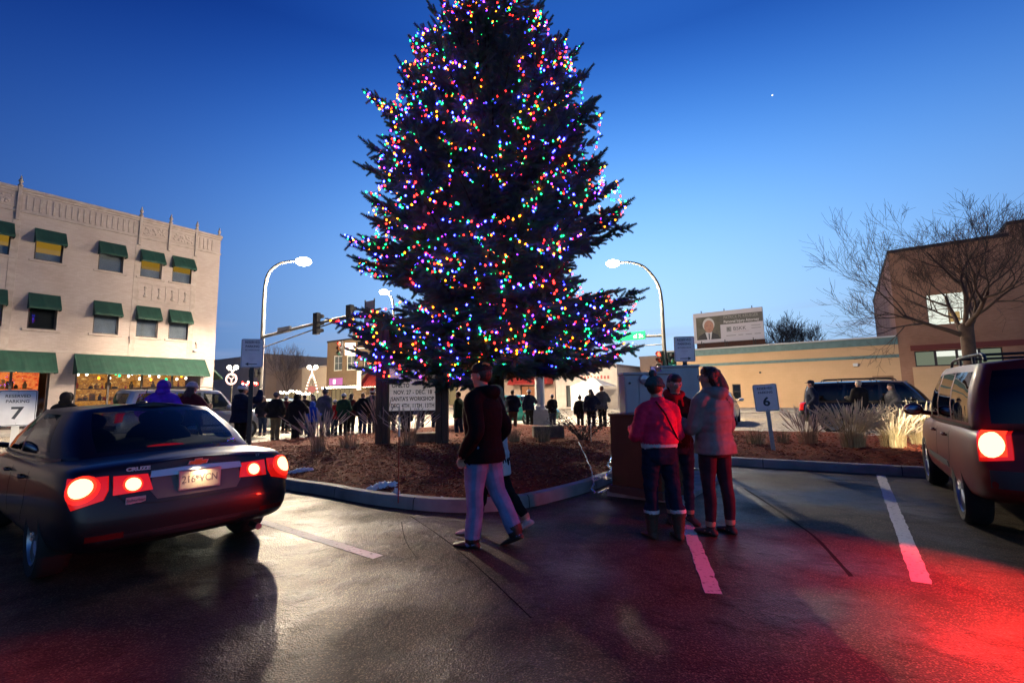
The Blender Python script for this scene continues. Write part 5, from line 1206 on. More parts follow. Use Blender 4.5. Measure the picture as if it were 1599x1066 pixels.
    # wheels
    for ax in (S['ax'], S['ax'] + S['wb']):
        for s in (-1, 1):
            o = (ax, s * (hw - .225), r); w = MB(); w.lathe([(r - .10, 0), (r - .03, -.0), (r - .005, .03), (r, .06), (r, .16), (r - .005, .19), (r - .03, .215), (r - .11, .205), (r - .11, .05)], o, n=36, axis=(0, s, 0)); wo_ = w.build('wheel', tyre_m, T, smooth=40)
            w = MB(); w.lathe([(r - .105, .05), (r - .10, .20), (r - .115, .205), (r - .13, .16), (r - .13, .06)], o, n=36, axis=(0, s, 0))
            w.lathe([(0, .155), (.055, .155), (.06, .185), (.03, .195), (0, .195)], o, n=14, axis=(0, s, 0))
            for k in range(5):
                for e in (-.13, .13):
                    a = 2 * pi * k / 5 + .3; Mx = Matrix.Rotation(a, 3, 'Y'); p0 = Vector((.05 * sin(e * 3), 0, .04)); p1 = Vector((sin(e) * (r - .12), 0, cos(e) * (r - .12)))
                    w.tube([Vector(o) + Mx @ p0 + Vector((0, s * .178, 0)), Vector(o) + Mx @ ((p0 + p1) / 2) + Vector((0, s * .185, 0)), Vector(o) + Mx @ p1 + Vector((0, s * .17, 0))], [.022, .016, .02], 6)
            w.lathe([(0, .09), (.15, .09), (.15, .1), (0, .1)], o, n=20, axis=(0, s, 0), mi=1); w.build('rim', [alloy, darkmetal], wo_, smooth=40)
    bvh = BVHTree.FromPolygons([v.co for v in body.data.vertices], [p.vertices[:] for p in body.data.polygons])
    pass
    # door cuts, handles, mirrors, belt strips
    seam_m = mat('panel_gap', (.004, .004, .004), .7); za = S['st'][5][2]; zs = S['st'][5][3]
    doors = ((-.95, -.07), (-.07, 1.02)) if S is SED else ((-1.0, -.08), (-.08, .92))
    for s in (-1, 1):
        for a, c in doors:
            dd = decal(bvh, (0, s * 1.2, 0), (0, -s, 0), (1, 0, 0), lines_poly([(a + .02, zs - .03), (a + (.0 if a < -.5 else .02), zs - .35), (a + (.18 if a < -.5 else .03), za + .2)], .007), .0015, seam_m, 'door_gap', body, th=.004, res=.05)
            hx = a + .16 if a > -.5 else a + .2; h = bvh.ray_cast(Vector((hx, s * 2, zs - .13)), Vector((0, -s, 0)))
            if h[0] is not None:
                q = h[0]; hb = MB(); hb.tube([q + Vector((-.09, s * .002, 0)), q + Vector((-.07, s * .035, 0)), q + Vector((.07, s * .035, .005)), q + Vector((.09, s * .002, .005))], .013, 6); hb.build('door_handle', paint, T, smooth=60)
        decal(bvh, (0, s * 1.2, 0), (0, -s, 0), (1, 0, 0), lines_poly([(doors[0][0] - .15, za + .115), (doors[1][1] + .02, za + .1)], .008), .0015, seam_m, 'sill_gap', body, th=.004, res=.08)
        mx = cols[-4][0][0] - .16; mb_ = MB(); y0 = s * (cols[-4][0][1] + .02); mz = cols[-4][0][2] + .06
        mb_.tube([(mx, y0, mz), (mx - .02, y0 + s * .1, mz + .02)], .03, 8); mb_.sphere((mx - .03, y0 + s * .19, mz + .06), .12, n=14, m=10, sc=(.62, .98, .72)); mo = mb_.build('mirror', paint, T, smooth=60)
        mb_ = MB(); mb_.sphere((mx - .075, y0 + s * .19, mz + .06), .09, n=12, m=6, sc=(.4, 1, .68)); mb_.build('mirror_glass', chrome, mo, smooth=60)
        bs = MB(); bs.loft([[p + Vector((0, s * .012, dz)) for dz in (-.012, .012)] for p in [pt(j if s > 0 else nn - j, .02) for j in range(K * 3 + 2, m_ - K * 2)]], cap=False); bs.build('belt_strip', chrome if S is SED else black, T)
    return T, body, bvh, pt
# ---- the near dark saloon
maroon = mat('dark_metallic_paint', (.011, .004, .006), .32, coat=.35, spec=.4)
CRF = Vector((cos(R(143)), sin(R(143)), 0)); cr_loc = Vector((-2.72, 4.2, 0)) + CRF * 2.3
cz, body, bvh, pt = car(SED, 'sedan_car', 'dark four door saloon with brake lights on parked by sign 7', (cr_loc.x, cr_loc.y, 0), R(143), maroon); cz.scale = (1, 1, .96)
FW = Vector((1, 0, 0)); E1 = Vector((0, -1, 0))      # seen from behind, a runs to the right
for s, nm in ((-1, 'l'), (1, 'r')):
    # outer lamp wraps round the corner: looked at obliquely
    d = Vector((.80, s * .60, 0)).normalized(); e = Vector((d.y, -d.x, 0)); o0 = Vector((-2.2, -s * .72, .80))
    pol = [(-.155, .10), (.115, .105), (.135, -.02), (.12, -.10), (-.06, -.16), (-.12, -.06)] if s > 0 else [(.155, .10), (-.115, .105), (-.135, -.02), (-.12, -.10), (.06, -.16), (.12, -.06)]
    pol = [(-a if s < 0 else a, b_) for a, b_ in [(-.155, .10), (.115, .105), (.135, -.02), (.12, -.10), (-.06, -.16), (-.12, -.06)]]
    pol = [(-a, b_) for a, b_ in pol]
    lo_ = decal(bvh, o0, d, e, [(a * .92, b_ * .88) for a, b_ in pol], .014, red_lens, 'tail_lamp', cz, th=.03, res=.025, bulge=.012)
    decal(bvh, o0 + e * (.02 * s), d, e, circ(.0, .005, .105), .030, mat('red_lens_warm', (.4, .01, .006), .12, emit=(1, .02, .008), es=1.1), 'reflector_bowl', lo_, th=.02, res=.03, bulge=.004)
    decal(bvh, o0 + e * (.02 * s), d, e, circ(.0, .02, .088), .036, rim_lens, 'lamp_ring', lo_, th=.02, res=.03, bulge=.004)
    decal(bvh, o0 + e * (.02 * s), d, e, circ(.0, .02, .072), .042, hot_lens, 'bulb_lens', lo_, th=.012, res=.03, bulge=.012)
    # inner lamp on the boot lid
    yc = -s * .46; pol = [(-.115, .075), (.10, .07), (.13, -.06), (-.12, -.07)]; pol = [(a * s * -1, b_) for a, b_ in pol]
    li = decal(bvh, (-2.3, yc, .81), FW, E1, pol, .012, red_lens, 'tail_lamp', cz, th=.025, res=.025, bulge=.008)
    decal(bvh, (-2.3, yc, .812), FW, E1, circ(.0, 0, .062), .026, rim_lens, 'lamp_ring', li, th=.02, res=.025)
    decal(bvh, (-2.3, yc, .812), FW, E1, circ(.0, 0, .050), .032, hot_lens, 'bulb_lens', li, th=.012, res=.025, bulge=.01)
    lamp_light('brake_light', 'AREA', lo_, o0 - d * .14, 4, (1, .05, .025), .14, (R(90), 0, atan2(d.y, d.x) - pi / 2 + pi))
    decal(bvh, (-2.3, -s * .62, .43), FW, E1, [(-.11, .022), (.11, .022), (.11, -.022), (-.11, -.022)], .006, mat('reflector_red', (.12, .005, .005), .2), 'reflector', body)
decal(bvh, (-2.3, 0, .80), FW, E1, [(-.345, -.06), (-.30, -.13), (.30, -.13), (.345, -.06), (.33, .055), (-.33, .055)], .004, mat('plate_recess_paint', (.12, .08, .06), .3, coat=.6), 'plate_recess', body, res=.04)
decal(bvh, (-2.3, 0, .875), FW, E1, [(-.35, -.028), (.35, -.028), (.34, .024), (.1, .034), (-.1, .034), (-.34, .024)], .028, chrome, 'chrome_bar', cz, th=.03, res=.04)
seam_m = MATS['panel_gap']
decal(bvh, (-2.3, .0, .64), FW, E1, lines_poly([(-.60, .26), (-.57, .12), (-.5, .025), (-.3, -.0), (.3, -.0), (.5, .025), (.57, .12), (.60, .26)], .008), .002, seam_m, 'boot_gap', body, th=.004, res=.05)
decal(bvh, (-2.3, .0, .40), FW, E1, [(-.62, -.05), (.62, -.05), (.7, .03), (-.7, .03)], .003, black, 'bumper_insert', body, th=.006, res=.05)
# number plate
h = bvh.ray_cast(Vector((-4, 0, .79)), FW); q = h[0]; xb = q.x - .035
pl = MB(); pl.b2(xb - .004, xb + .002, -.1525, .1525, .715, .87); plate = pl.build('number_plate', mat('plate_face', (.62, .55, .42), .35, (.55, .50, .42), 5), cz, bevel=.003)
fr = MB()
for a in ((-.16, .16, .708, .717), (-.16, .16, .867, .876), (-.16, -.15, .717, .867), (.15, .16, .717, .867)): fr.b2(xb - .007, xb + .03, a[0], a[1], a[2], a[3])
fr.build('plate_frame', chrome, plate)
text('216*VCN', .088, mat('plate_ink', (.16, .13, .15), .5), plate, (xb - .0055, 0, .795), (R(90), 0, R(-90)), sx=.78, bold=.001, ext=.0008); text('- - - -', .022, black_ink, plate, (xb - .0055, 0, .735), (R(90), 0, R(-90)), ext=.0008)
lamp_light('plate_light', 'AREA', plate, (xb - .06, 0, .90), .7, (1, .72, .4), .05, (0, R(-25), 0))
# emblem, badges, dealer plate
h = bvh.ray_cast(Vector((-4, 0, .945)), FW); xe_ = h[0].x - .012
bw_ = [(-.08, -.008), (-.068, .024), (-.03, .024), (-.026, .04), (.034, .04), (.03, .024), (.08, .024), (.068, -.010), (.03, -.010), (.026, -.028), (-.034, -.028), (-.03, -.010)]
eb = MB(); eb.prism([(a, b_) for a, b_ in bw_], 0, .008, M=Matrix(((0, 0, -1), (-1, 0, 0), (0, 1, 0))), o=(xe_, 0, .925)); em = eb.build('emblem', chrome, cz)
eb = MB(); eb.prism([(a * .86, .006 + (b_ - .006) * .78) for a, b_ in bw_], 0, .003, M=Matrix(((0, 0, -1), (-1, 0, 0), (0, 1, 0))), o=(xe_ - .008, 0, .925)); eb.build('emblem_face', mat('gold_enamel', (.45, .22, .07), .35, metal=.6), em)
h = bvh.ray_cast(Vector((-4, .42, .925)), FW); text('CRUZE', .040, alloy, cz, (h[0].x - .006, .42, .925), (R(82), 0, R(-90)), sx=1.25, bold=.002, ext=.003)
h = bvh.ray_cast(Vector((-4, -.52, .935)), FW); text('LT', .030, alloy, cz, (h[0].x - .006, -.52, .935), (R(82), 0, R(-84)), sx=1.1, bold=.001, ext=.003)
h = bvh.ray_cast(Vector((-4, .44, .685)), FW); dp = MB(); dp.b2(h[0].x - .008, h[0].x + .004, .375, .505, .655, .71); dpo = dp.build('dealer_plate', mat('dealer_plate_face', (.45, .4, .4), .4), cz, bevel=.004)
text('Suburban', .032, mat('plate_ink', (.16, .13, .15), .5), dpo, (h[0].x - .0095, .44, .683), (R(90), 0, R(-90)), bold=.001, ext=.0008)
fn = MB(); fn.sphere((-.78, .03, 1.455), .1, n=12, m=8, sc=(1.25, .42, .42)); an = fn.build('aerial', black, cz, smooth=60); fn = MB(); fn.tube([(-.80, .03, 1.49), (-.92, .03, 1.64)], .004, 5); fn.build('mast', black, an)
hl = MB(); hl.sphere((-1.45, .0, 1.035), .05, n=10, m=6, sc=(.6, 3.4, .5)); hl.build('high_brake_lamp', red_lens, cz, smooth=60)
for s in (-1, 1):
    decal(bvh, (2.1, s * .6, .66), Vector((-.8, -s * .6, 0)), Vector((.6 * s, -.8, 0)), [(-.2, -.06), (.2, -.06), (.2, .06), (-.2, .08)], .008, mat('headlamp_glass', (.35, .36, .38), .1, coat=.5), 'headlamp', cz, th=.02, res=.06)
for s in (-1, 1): lamp_light('headlight', 'SPOT', cz, (2.42, s * .6, .68), 110, (1, .86, .66), .05, (R(88), 0, R(-90)), R(70), .5)
fe = MB(); fe.tube([(-2.2, -.5, .27), (-2.34, -.5, .265)], .03, 10); fe.build('exhaust', chrome, cz)

# ---- four wheel drive cars
def dress_suv(T, body, bvh, lit, plate=True, rack=True):
    for s in (-1, 1):
        d = Vector((.88, s * .47, 0)).normalized(); e = Vector((d.y, -d.x, 0)); o0 = Vector((-2.1, -s * .70, .90))
        lo_ = decal(bvh, o0, d, e, [(-.13, .16), (.12, .16), (.13, -.13), (-.10, -.16)], .014, red_lens, 'tail_lamp', T, th=.03, res=.035, bulge=.012)
        if lit:
            decal(bvh, o0, d, e, [(-.10, .125), (.09, .125), (.095, -.10), (-.08, -.12)], .034, rim_lens, 'lamp_ring', lo_, th=.02, res=.035)
            decal(bvh, o0, d, e, circ(0, .0, .088, rz=.115), .040, hot_lens, 'bulb_lens', lo_, th=.012, res=.03, bulge=.01)
            lamp_light('brake_light', 'AREA', lo_, o0 - d * .2, 88, (1, .022, .010), .16, (R(90), 0, atan2(d.y, d.x) + pi / 2))
            lamp_light('headlight', 'SPOT', T, (2.36, -s * .62, .78), 420, (1, .86, .62), .05, (R(86), 0, R(-90)), R(62), .5)
        h = decal(bvh, (2.1, s * .62, .82), Vector((-.85, -s * .53, 0)), Vector((.53 * s, -.85, 0)), [(-.17, -.09), (.17, -.09), (.17, .09), (-.17, .1)], .008, glow('lit_headlamp', (1, .9, .7), 14) if lit else MATS['headlamp_glass'], 'headlamp', T, th=.02, res=.06)
    decal(bvh, (-2.2, 0, .62), FW, E1, [(-.78, -.11), (.78, -.11), (.78, .05), (-.78, .05)], .006, mat('grey_bumper_plastic', (.03, .03, .032), .6), 'bumper', T, th=.02, res=.06)
    q = bvh.ray_cast(Vector((-4, 0, .84)), FW)[0]
    b = MB(); b.b2(q.x - .02, q.x - .012, -.1525, .1525, .77, .925); b.build('number_plate', MATS['plate_face'], T, bevel=.003)
    decal(bvh, (-2.2, 0, .96), FW, E1, [(-.35, -.02), (.35, -.02), (.34, .02), (-.34, .02)], .02, chrome, 'chrome_bar', T, th=.02, res=.05)
    b = MB()
    for s in (-1, 1):
        b.tube(curve([(-1.55, s * .60, 1.70), (-1.48, s * .60, 1.765), (-1.2, s * .60, 1.785), (-.3, s * .60, 1.79), (.25, s * .6, 1.77), (.36, s * .60, 1.70)], 4), .017, 7)
        for x in (-1.0, -.25): b.tube([(x, s * .60, 1.70), (x, s * .60, 1.78)], .016, 6)
    for x in (-1.1, -.1): b.tube([(x, -.6, 1.785), (x, .6, 1.785)], .016, 6)
    b.build('roof_rack', darkmetal, T, smooth=60)
    for s in (-1, 1):
        decal(bvh, (0, s * 1.2, 0), (0, -s, 0), (1, 0, 0), [(-.85, .52), (.78, .5), (.78, .57), (-.85, .59)], .006, MATS['grey_bumper_plastic'], 'side_strip', body, th=.01, res=.08)
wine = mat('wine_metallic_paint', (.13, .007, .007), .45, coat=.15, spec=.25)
sc_ = Vector((4.8, 5.26, 0)) + Vector((.819, -.574, 0)) * .88 + U * 1.31
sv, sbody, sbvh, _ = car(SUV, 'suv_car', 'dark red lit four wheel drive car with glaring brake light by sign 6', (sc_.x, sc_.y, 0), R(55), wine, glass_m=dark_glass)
dress_suv(sv, sbody, sbvh, True)
bk = mat('black_metallic_paint', (.012, .012, .014), .25, coat=.5)
q = gp(1305, 677); c_ = Vector((q.x, q.y, .01)) - V * 1.35 + U * .85
sv2, b2_, bv2, _ = car(SUV, 'suv_car', 'black four wheel drive car on the cross street behind the straw grasses', c_, R(-35), bk, glass_m=dark_glass, near=False); dress_suv(sv2, b2_, bv2, False); sv2.scale = (1.06, 1, 1.0)
silver = mat('silver_paint', (.42, .43, .44), .28, coat=.8, metal=.5)
sv3, b3_, bv3, _ = car(SUV, 'suv_car', 'silver four wheel drive car in the street beyond the dark saloon', (-11.3, 16.9, .01), R(55), silver, near=False); dress_suv(sv3, b3_, bv3, False); sv3.scale = (1.08, 1.04, 1.06)
pale = mat('pale_teal_paint', (.30, .40, .40), .28, coat=.8, metal=.4)
cA, _, _, _ = car(SED, 'sedan_car', 'pale saloon half hidden behind the man in the striped beanie', (-11.0, 21.5, .01), R(-125), pale, near=False)
for s in (-1, 1):
    b = MB(); b.sphere((2.2, s * .62, .66), .12, n=10, m=8, sc=(.5, 1, .6)); b.build('headlamp', glow('lit_headlamp_dim', (1, .9, .72), 7), cA, smooth=60)
tealp = mat('teal_paint', (.01, .22, .20), .25, coat=.8, metal=.3)
cB, _, _, _ = car(SED, 'sedan_car', 'teal saloon in the street behind the people near the grey pole', (.1, 24.2, .01), R(-35), tealp, near=False)
cC, _, _, _ = car(SED, 'sedan_car', 'white saloon in the cross street half hidden behind the woman in grey parka', (9.5, 22.3, .01), R(62), mat('white_car_paint', (.6, .6, .6), .3, coat=.8), near=False)
# ------------------------------------------------------------------ people
def cloth(name, c, rough=.85, var=.72, bump=.35, bs=90): return mat('cloth_' + name, c, rough, tuple(q * var for q in c), 9, bump=bump, bscale=bs, dist=.006, lo=.4, hi=.62, spec=.1)
skin_m = mat('skin', (.46, .26, .19), .55, (.40, .21, .15), 12, spec=.35)
lip_m = mat('lips', (.36, .11, .10), .5)
def fuse(name, parts, voxel, mats, parent=None, smooth=4, wob=0.0, seed=0, wobtags=(1, 2), post=None):
    """weld closed volumes into one skin; every face keeps the material of the volume it came from"""
    b = MB(); tags = []
    for p, t in parts: n0 = len(b.v); b.add(p.v, p.f); tags += [t] * len(p.v)
    o = b.build(name, mats[0], None); m = o.modifiers.new('r', 'REMESH'); m.mode = 'VOXEL'; m.voxel_size = voxel; m.adaptivity = 0
    s = o.modifiers.new('s', 'SMOOTH'); s.iterations = smooth; s.factor = .5; bake(o); me = o.data
    kd = kdtree.KDTree(len(b.v))
    for i, v in enumerate(b.v): kd.insert(v, i)
    kd.balance(); me.materials.clear()
    for q in mats: me.materials.append(q)
    vt = [tags[kd.find(v.co)[1]] for v in me.vertices]; mi = []
    for p in me.polygons:
        c = [vt[i] for i in p.vertices]; t = max(set(c), key=c.count)
        if post: t = post(p.center, t, p.normal)
        mi.append(t)
    me.polygons.foreach_set('material_index', mi)
    if wob:
        nn = [v.normal.copy() for v in me.vertices]
        for v, n, t in zip(me.vertices, nn, vt):
            if t in wobtags:
                c = v.co; v.co = c + n * wob * (noise.noise((c.x * 8 + seed, c.y * 8, c.z * 13)) + .6 * noise.noise((c.x * 17, c.y * 17 + seed, c.z * 30)))
    me.shade_smooth()
    if parent: o.parent = parent
    return o
def ell(c, r, n=14, m=10): b = MB(); b.sphere(c, 1, n=n, m=m, sc=r); return b
def limb(pts, rad, n=14, step=.02, quilt=0.0, qs=.075):
    P = curve(pts, 8); R_ = []; k = len(rad) - 1
    for i in range(len(P)):
        u = i / (len(P) - 1) * k; j = min(int(u), k - 1); R_.append(rad[j] + (rad[j + 1] - rad[j]) * (u - j))
    if quilt:
        acc = 0
        for i in range(len(P)):
            if i: acc += (P[i] - P[i - 1]).length
            R_[i] *= 1 + quilt * (abs(sin(pi * acc / qs)) - .6)
    b = MB(); b.tube(P, R_, n); e = MB(); e.sphere(P[-1], R_[-1], n=10, m=6); s = MB(); s.sphere(P[0], R_[0], n=10, m=6); b.add(e.v, e.f); b.add(s.v, s.f); return b
def person(label, x, y, face, h, top, legs, shoe=None, hair=None, hat=None, hatc=None, pose=None, hem=.47, waist=1.0, bulk=1.0, near=False, z0=None, group=None, quilt=0.0, hood=False, headturn=0.0, nod=0.0, lean=0.0, hairkind='short', skirt=None, boots=False, scarf=None, hem2=None, legbulk=1.0, extra=None, gender='m', raise_hood=None):
    """one continuous body with its clothes; hair, hats, hoods and scarves are children"""
    pose = pose or {}; vox = .0085 if near else .017
    S = h; parts = []; A = lambda b, t: parts.append((b, t)); f = lambda *p: Vector(p) * S
    # legs
    feet = []; hipz = .52; legs_d = pose.get('legs', ((0, 0, .02), (0, 0, .02)))
    for s, (a, b_, out) in zip((-1, 1), legs_d):
        hip = f(s * .052, lean * -.0, hipz); kn = hip + Vector((s * out, sin(a), -cos(a))).normalized() * .235 * S; an = kn + Vector((s * out * .3, sin(a - b_), -cos(a - b_))).normalized() * .238 * S
        feet.append((s, hip, kn, an, a - b_))
    low = min(q[3].z for q in feet); dz = .047 * S - low
    for i, (s, hip, kn, an, pit) in enumerate(feet):
        hip, kn, an = hip + Vector((0, 0, dz)), kn + Vector((0, 0, dz)), an + Vector((0, 0, dz)); lb = legbulk
        A(limb([hip + f(0, 0, .02), hip.lerp(kn, .5) + f(0, .006, 0), kn, kn.lerp(an, .4) + f(0, -.008, 0), an + f(0, 0, .035 if boots else .012)], [.056 * S * lb, .051 * S * lb, .038 * S * lb, .036 * S * lb, (.029 if gender == 'f' else .036) * S * lb]), 2)
        up = min(.9, max(0, -pit)) * .9 if an.z > .06 * S else 0.0; fd = Vector((s * .12, cos(up), -sin(up))).normalized(); sd = Vector((fd.y, -fd.x, 0)).normalized(); fu = sd.cross(fd)
        heel = an + fu * -.018 * S - fd * .022 * S; toe = an + fu * -.03 * S + fd * .105 * S
        fb = MB(); rr = []
        for u, w, hh in ((-.045, .012, .02), (-.03, .025, .035), (.0, .03, .042), (.04, .03, .034), (.08, .032, .024), (.105, .026, .018), (.122, .008, .008)):
            c = an + fd * u * S - fu * (.047 - hh * .5) * S; rr.append([c + sd * w * S * cos(q) + fu * hh * .55 * S * sin(q) for q in [2 * pi * k / 12 for k in range(12)]])
        fb.loft(rr); A(fb, 3)
        A(limb([an + f(0, 0, .0), an + f(0, 0, .03)], [.026 * S, .026 * S]), 3 if not (gender == 'f' and not boots) else 0)
        if boots: A(limb([an, an + f(0, -.004, .11)], [.034 * S, .043 * S]), 3); A(limb([an + f(0, -.004, .105), an + f(0, -.004, .125)], [.048 * S, .050 * S]), 4)
    Z = lambda p: Vector(p) + Vector((0, 0, dz)); ln = lambda z: lean * max(0, z - .5) * S
    def rings(spec, tag_, n=28):
        b = MB(); rr = []
        zs = [q[0] for q in spec]; z = zs[0]; st_ = .011
        while z <= zs[-1] + 1e-6:
            for (za, xa, ya, ca), (zb, xb, yb, cb_) in zip(spec, spec[1:]):
                if za - 1e-6 <= z <= zb + 1e-6: t = (z - za) / (zb - za); t = t * t * (3 - 2 * t) * .5 + t * .5; rx, ry, cy = xa + (xb - xa) * t, ya + (yb - ya) * t, ca + (cb_ - ca) * t; break
            k = 1 + (quilt * (abs(sin(pi * z * S / .085)) - .6) if quilt and tag_ == 1 else 0)
            rr.append([Z((rx * k * S * abs(cos(q)) ** .85 * (1 if cos(q) > 0 else -1), ry * k * S * sin(q) + cy * S + ln(z), z * S)) for q in [2 * pi * j / n for j in range(n)]]); z += st_
        b.loft(rr); A(b, tag_)
    w = waist; B_ = bulk; fem = gender == 'f'
    rings([(.455, .078, .07, -.004), (.50, .098 * (1.05 if fem else 1), .082, -.008), (.56, .092, .074, 0), (.60, .085, .068, 0)], 2)
    if skirt: rings([(skirt[0], .115, .10, 0), (.50, .105, .09, 0), (.58, .09, .075, 0)], 4)
    if hem2: rings([(hem2, .100 * B_ * w, .082 * B_, 0), (hem2 + .03, .099 * B_ * w, .081 * B_, 0), (hem2 + .06, .09, .07, 0)], 4)
    hm = hem; flare = 1.07 if hem < .5 else 1.0
    sp = [(hm, .103 * flare * B_ * w, .086 * flare * B_, -.004), (hm + .02, .105 * flare * B_ * w, .088 * flare * B_, -.004)]
    if hm < .56: sp.append((.60, .094 * B_ * w, .078 * B_, 0))
    sp += [(.68 if hm < .66 else hm + .03, .103 * B_ * (.97 if fem else 1.03), .084 * B_, .002), (.745, .108 * B_ * (.93 if fem else 1.05), .082 * B_, 0), (.785, .102 * (.90 if fem else 1.04), .072 * B_, -.004), (.812, .086 * (.94 if fem else 1.04), .06, -.006), (.835, .062, .05, -.006), (.856, .046, .044, .0), (.872, .041, .041, .002)]
    rings(sp, 1)
    # arms
    sh = .100 * (.93 if fem else 1.06)
    AR = pose.get('arms', ((( .035, -.015, -.165), (.0, .04, -.145)), ((.035, -.015, -.165), (.0, .04, -.145))))
    for s, (e, wv) in zip((-1, 1), AR):
        p0 = Z((s * sh * S, ln(.79) - .004 * S, .788 * S)); el_ = p0 + Vector((s * e[0], e[1], e[2])).normalized() * .172 * S; fa = Vector((s * wv[0], wv[1], wv[2])).normalized(); wr = el_ + fa * .148 * S
        A(limb([p0 - Vector((s * .04 * S, 0, -.022 * S)), p0 + Vector((s * .004, 0, -.008)) * S, p0.lerp(el_, .5), el_, el_.lerp(wr, .5), wr], [.043 * S * B_, .045 * S * B_, .040 * S * B_, .036 * S * B_, .033 * S * B_, .028 * S * B_], quilt=quilt), 1)
        # hand: palm, four bent fingers, thumb at the side
        sd = fa.cross(Vector((0, 0, 1))); sd = sd.normalized() if sd.length > .1 else Vector((1, 0, 0)); bk = sd.cross(fa); hs = .017 * S
        pc = wr + fa * 1.9 * hs; pm_ = MB(); pr_ = []
        for u, ww, tt in ((.0, .8, .7), (1, 1.25, .75), (2.2, 1.35, .68), (3.0, 1.2, .5)): c = wr + fa * u * hs; pr_.append([c + sd * ww * hs * cos(q) + bk * tt * hs * sin(q) for q in [2 * pi * k / 10 for k in range(10)]])
        pm_.loft(pr_); A(pm_, 0)
        for k, L_ in enumerate((2.3, 2.7, 2.5, 1.9)):
            q0 = wr + fa * 2.9 * hs + sd * (k - 1.5) * .72 * hs; q1 = q0 + (fa * .85 - bk * .5).normalized() * L_ * .5 * hs; q2 = q1 + (fa * .35 - bk * .95).normalized() * L_ * .5 * hs
            A(limb([q0, q1, q2], [.42 * hs, .38 * hs, .32 * hs], n=8), 0)
        q0 = wr + fa * .9 * hs - sd * 1.1 * hs * s; q1 = q0 + (fa * .8 - sd * .7 * s - bk * .3) * 1.1 * hs; A(limb([q0, q1, q1 + (fa * .9 - bk * .5) * 1.0 * hs], [.5 * hs, .42 * hs, .33 * hs], n=8), 0)
    # neck and head
    hx = Matrix.Rotation(headturn, 3, 'Z') @ Matrix.Rotation(-nod, 3, 'X'); hc = Z((0, ln(.93) + .012 * S, .932 * S)); H = lambda *p: hc + hx @ (Vector(p) * S)
    def he(c, r): b = MB(); b.sphere((0, 0, 0), 1, n=18, m=14, sc=r); b.v = [tuple(hc + hx @ ((Vector(v) + Vector(c)) * S)) for v in b.v]; return b
    A(limb([Z((0, ln(.84) - .002 * S, .84 * S)), Z((0, ln(.87) + .004 * S, .872 * S)), H(0, -.004, -.03)], [.036 * S, .033 * S, .033 * S]), 0)
    A(he((0, -.008, .008), (.045, .055, .058)), 0); A(he((0, .012, -.026), (.036, .038, .043)), 0); A(he((0, .028, -.056), (.018, .017, .013)), 0)
    A(he((0, .03, -.002), (.037, .022, .03)), 0)
    nb = MB(); nb.v = [tuple(H(*q)) for q in ((-.007, .046, .012), (.007, .046, .012), (.011, .046, -.022), (-.011, .046, -.022), (-.004, .054, .010), (.004, .054, .010), (.008, .066, -.018), (-.008, .066, -.018))]; nb.f = [[3, 2, 1, 0], [4, 5, 6, 7], [0, 1, 5, 4], [1, 2, 6, 5], [2, 3, 7, 6], [3, 0, 4, 7]]; nb.m = [0] * 6; A(nb, 0)
    for s in (-1, 1): A(he((s * .046, -.004, -.008), (.008, .013, .018)), 0)
    if hood:   # hood lying on the shoulders
        A(limb([Z((-.06 * S, ln(.84) + .0 * S, .845 * S)), Z((-.045 * S, ln(.84) - .05 * S, .845 * S)), Z((0, ln(.84) - .07 * S, .835 * S)), Z((.045 * S, ln(.84) - .05 * S, .845 * S)), Z((.06 * S, ln(.84) + .0 * S, .845 * S))], [.022 * S, .032 * S, .04 * S, .032 * S, .022 * S]), 1)
    inv = hx.inverted()
    def post(c, t, n):
        if t in (2, 3) or (t in (0, 4) and c.z < .3 * S):
            for s, hip, kn, an, pit in feet:
                a_ = an + Vector((0, 0, dz)); k_ = kn + Vector((0, 0, dz)) - a_; d_ = (c - a_).dot(k_.normalized()); lat = (c - a_ - k_.normalized() * d_).length
                if t == 2 and lat >= .046 * S and d_ < .03 * S and not boots: t = 3
                elif lat < .075 * S and -.02 * S < d_ < k_.length * .9:
                    if boots: t = 3 if d_ < .108 * S else (4 if d_ < .128 * S else 2)
                    else: t = 2 if d_ > (.034 if gender == 'f' else .004) * S else ((0 if d_ > .006 * S else 3) if gender == 'f' else 3)
        if t == 0 and near:
            q = inv @ (c - hc) / S
            if q.y > .03 and abs(q.x) < .017 and -.043 < q.z < -.034: return 5
            if q.y > .025 and .008 < abs(q.x) < .03 and .019 < q.z < .027: return 6
        return t
    skm = skin_m; hm_ = hair or mat('hair_brown', (.035, .02, .013), .55, (.02, .012, .008), 30, mapscale=(1, 1, .2))
    shoe = shoe or mat('cloth_shoe_black', (.015, .014, .014), .6)
    o = fuse('person', parts, vox, [skm, top, legs, shoe, extra or top, lip_m, hm_], None, 4 if near else 2, (.008 if near else .006) * (1.3 if quilt == 0 else .45), x * 7, post=post)
    zz = z0 if z0 is not None else 0.0
    o.location = (x, y, zz); o.rotation_euler = (0, 0, R(face) - pi / 2); tag(o, label, 'person', group)
    if near:
        for s in (-1, 1):
            e = MB(); e.sphere(H(s * .0175, .0445, .006), .0085 * S, n=10, m=8); e.build('eye', mat('eye_white', (.6, .58, .56), .3), o, smooth=180)
            e = MB(); e.sphere(H(s * .0175, .0482, .006), .0056 * S, n=10, m=8); e.build('pupil', mat('eye_dark', (.015, .01, .008), .2), o, smooth=180)
    # hair
    hp = []
    def HA(c, r): hp.append((he(c, r), 0))
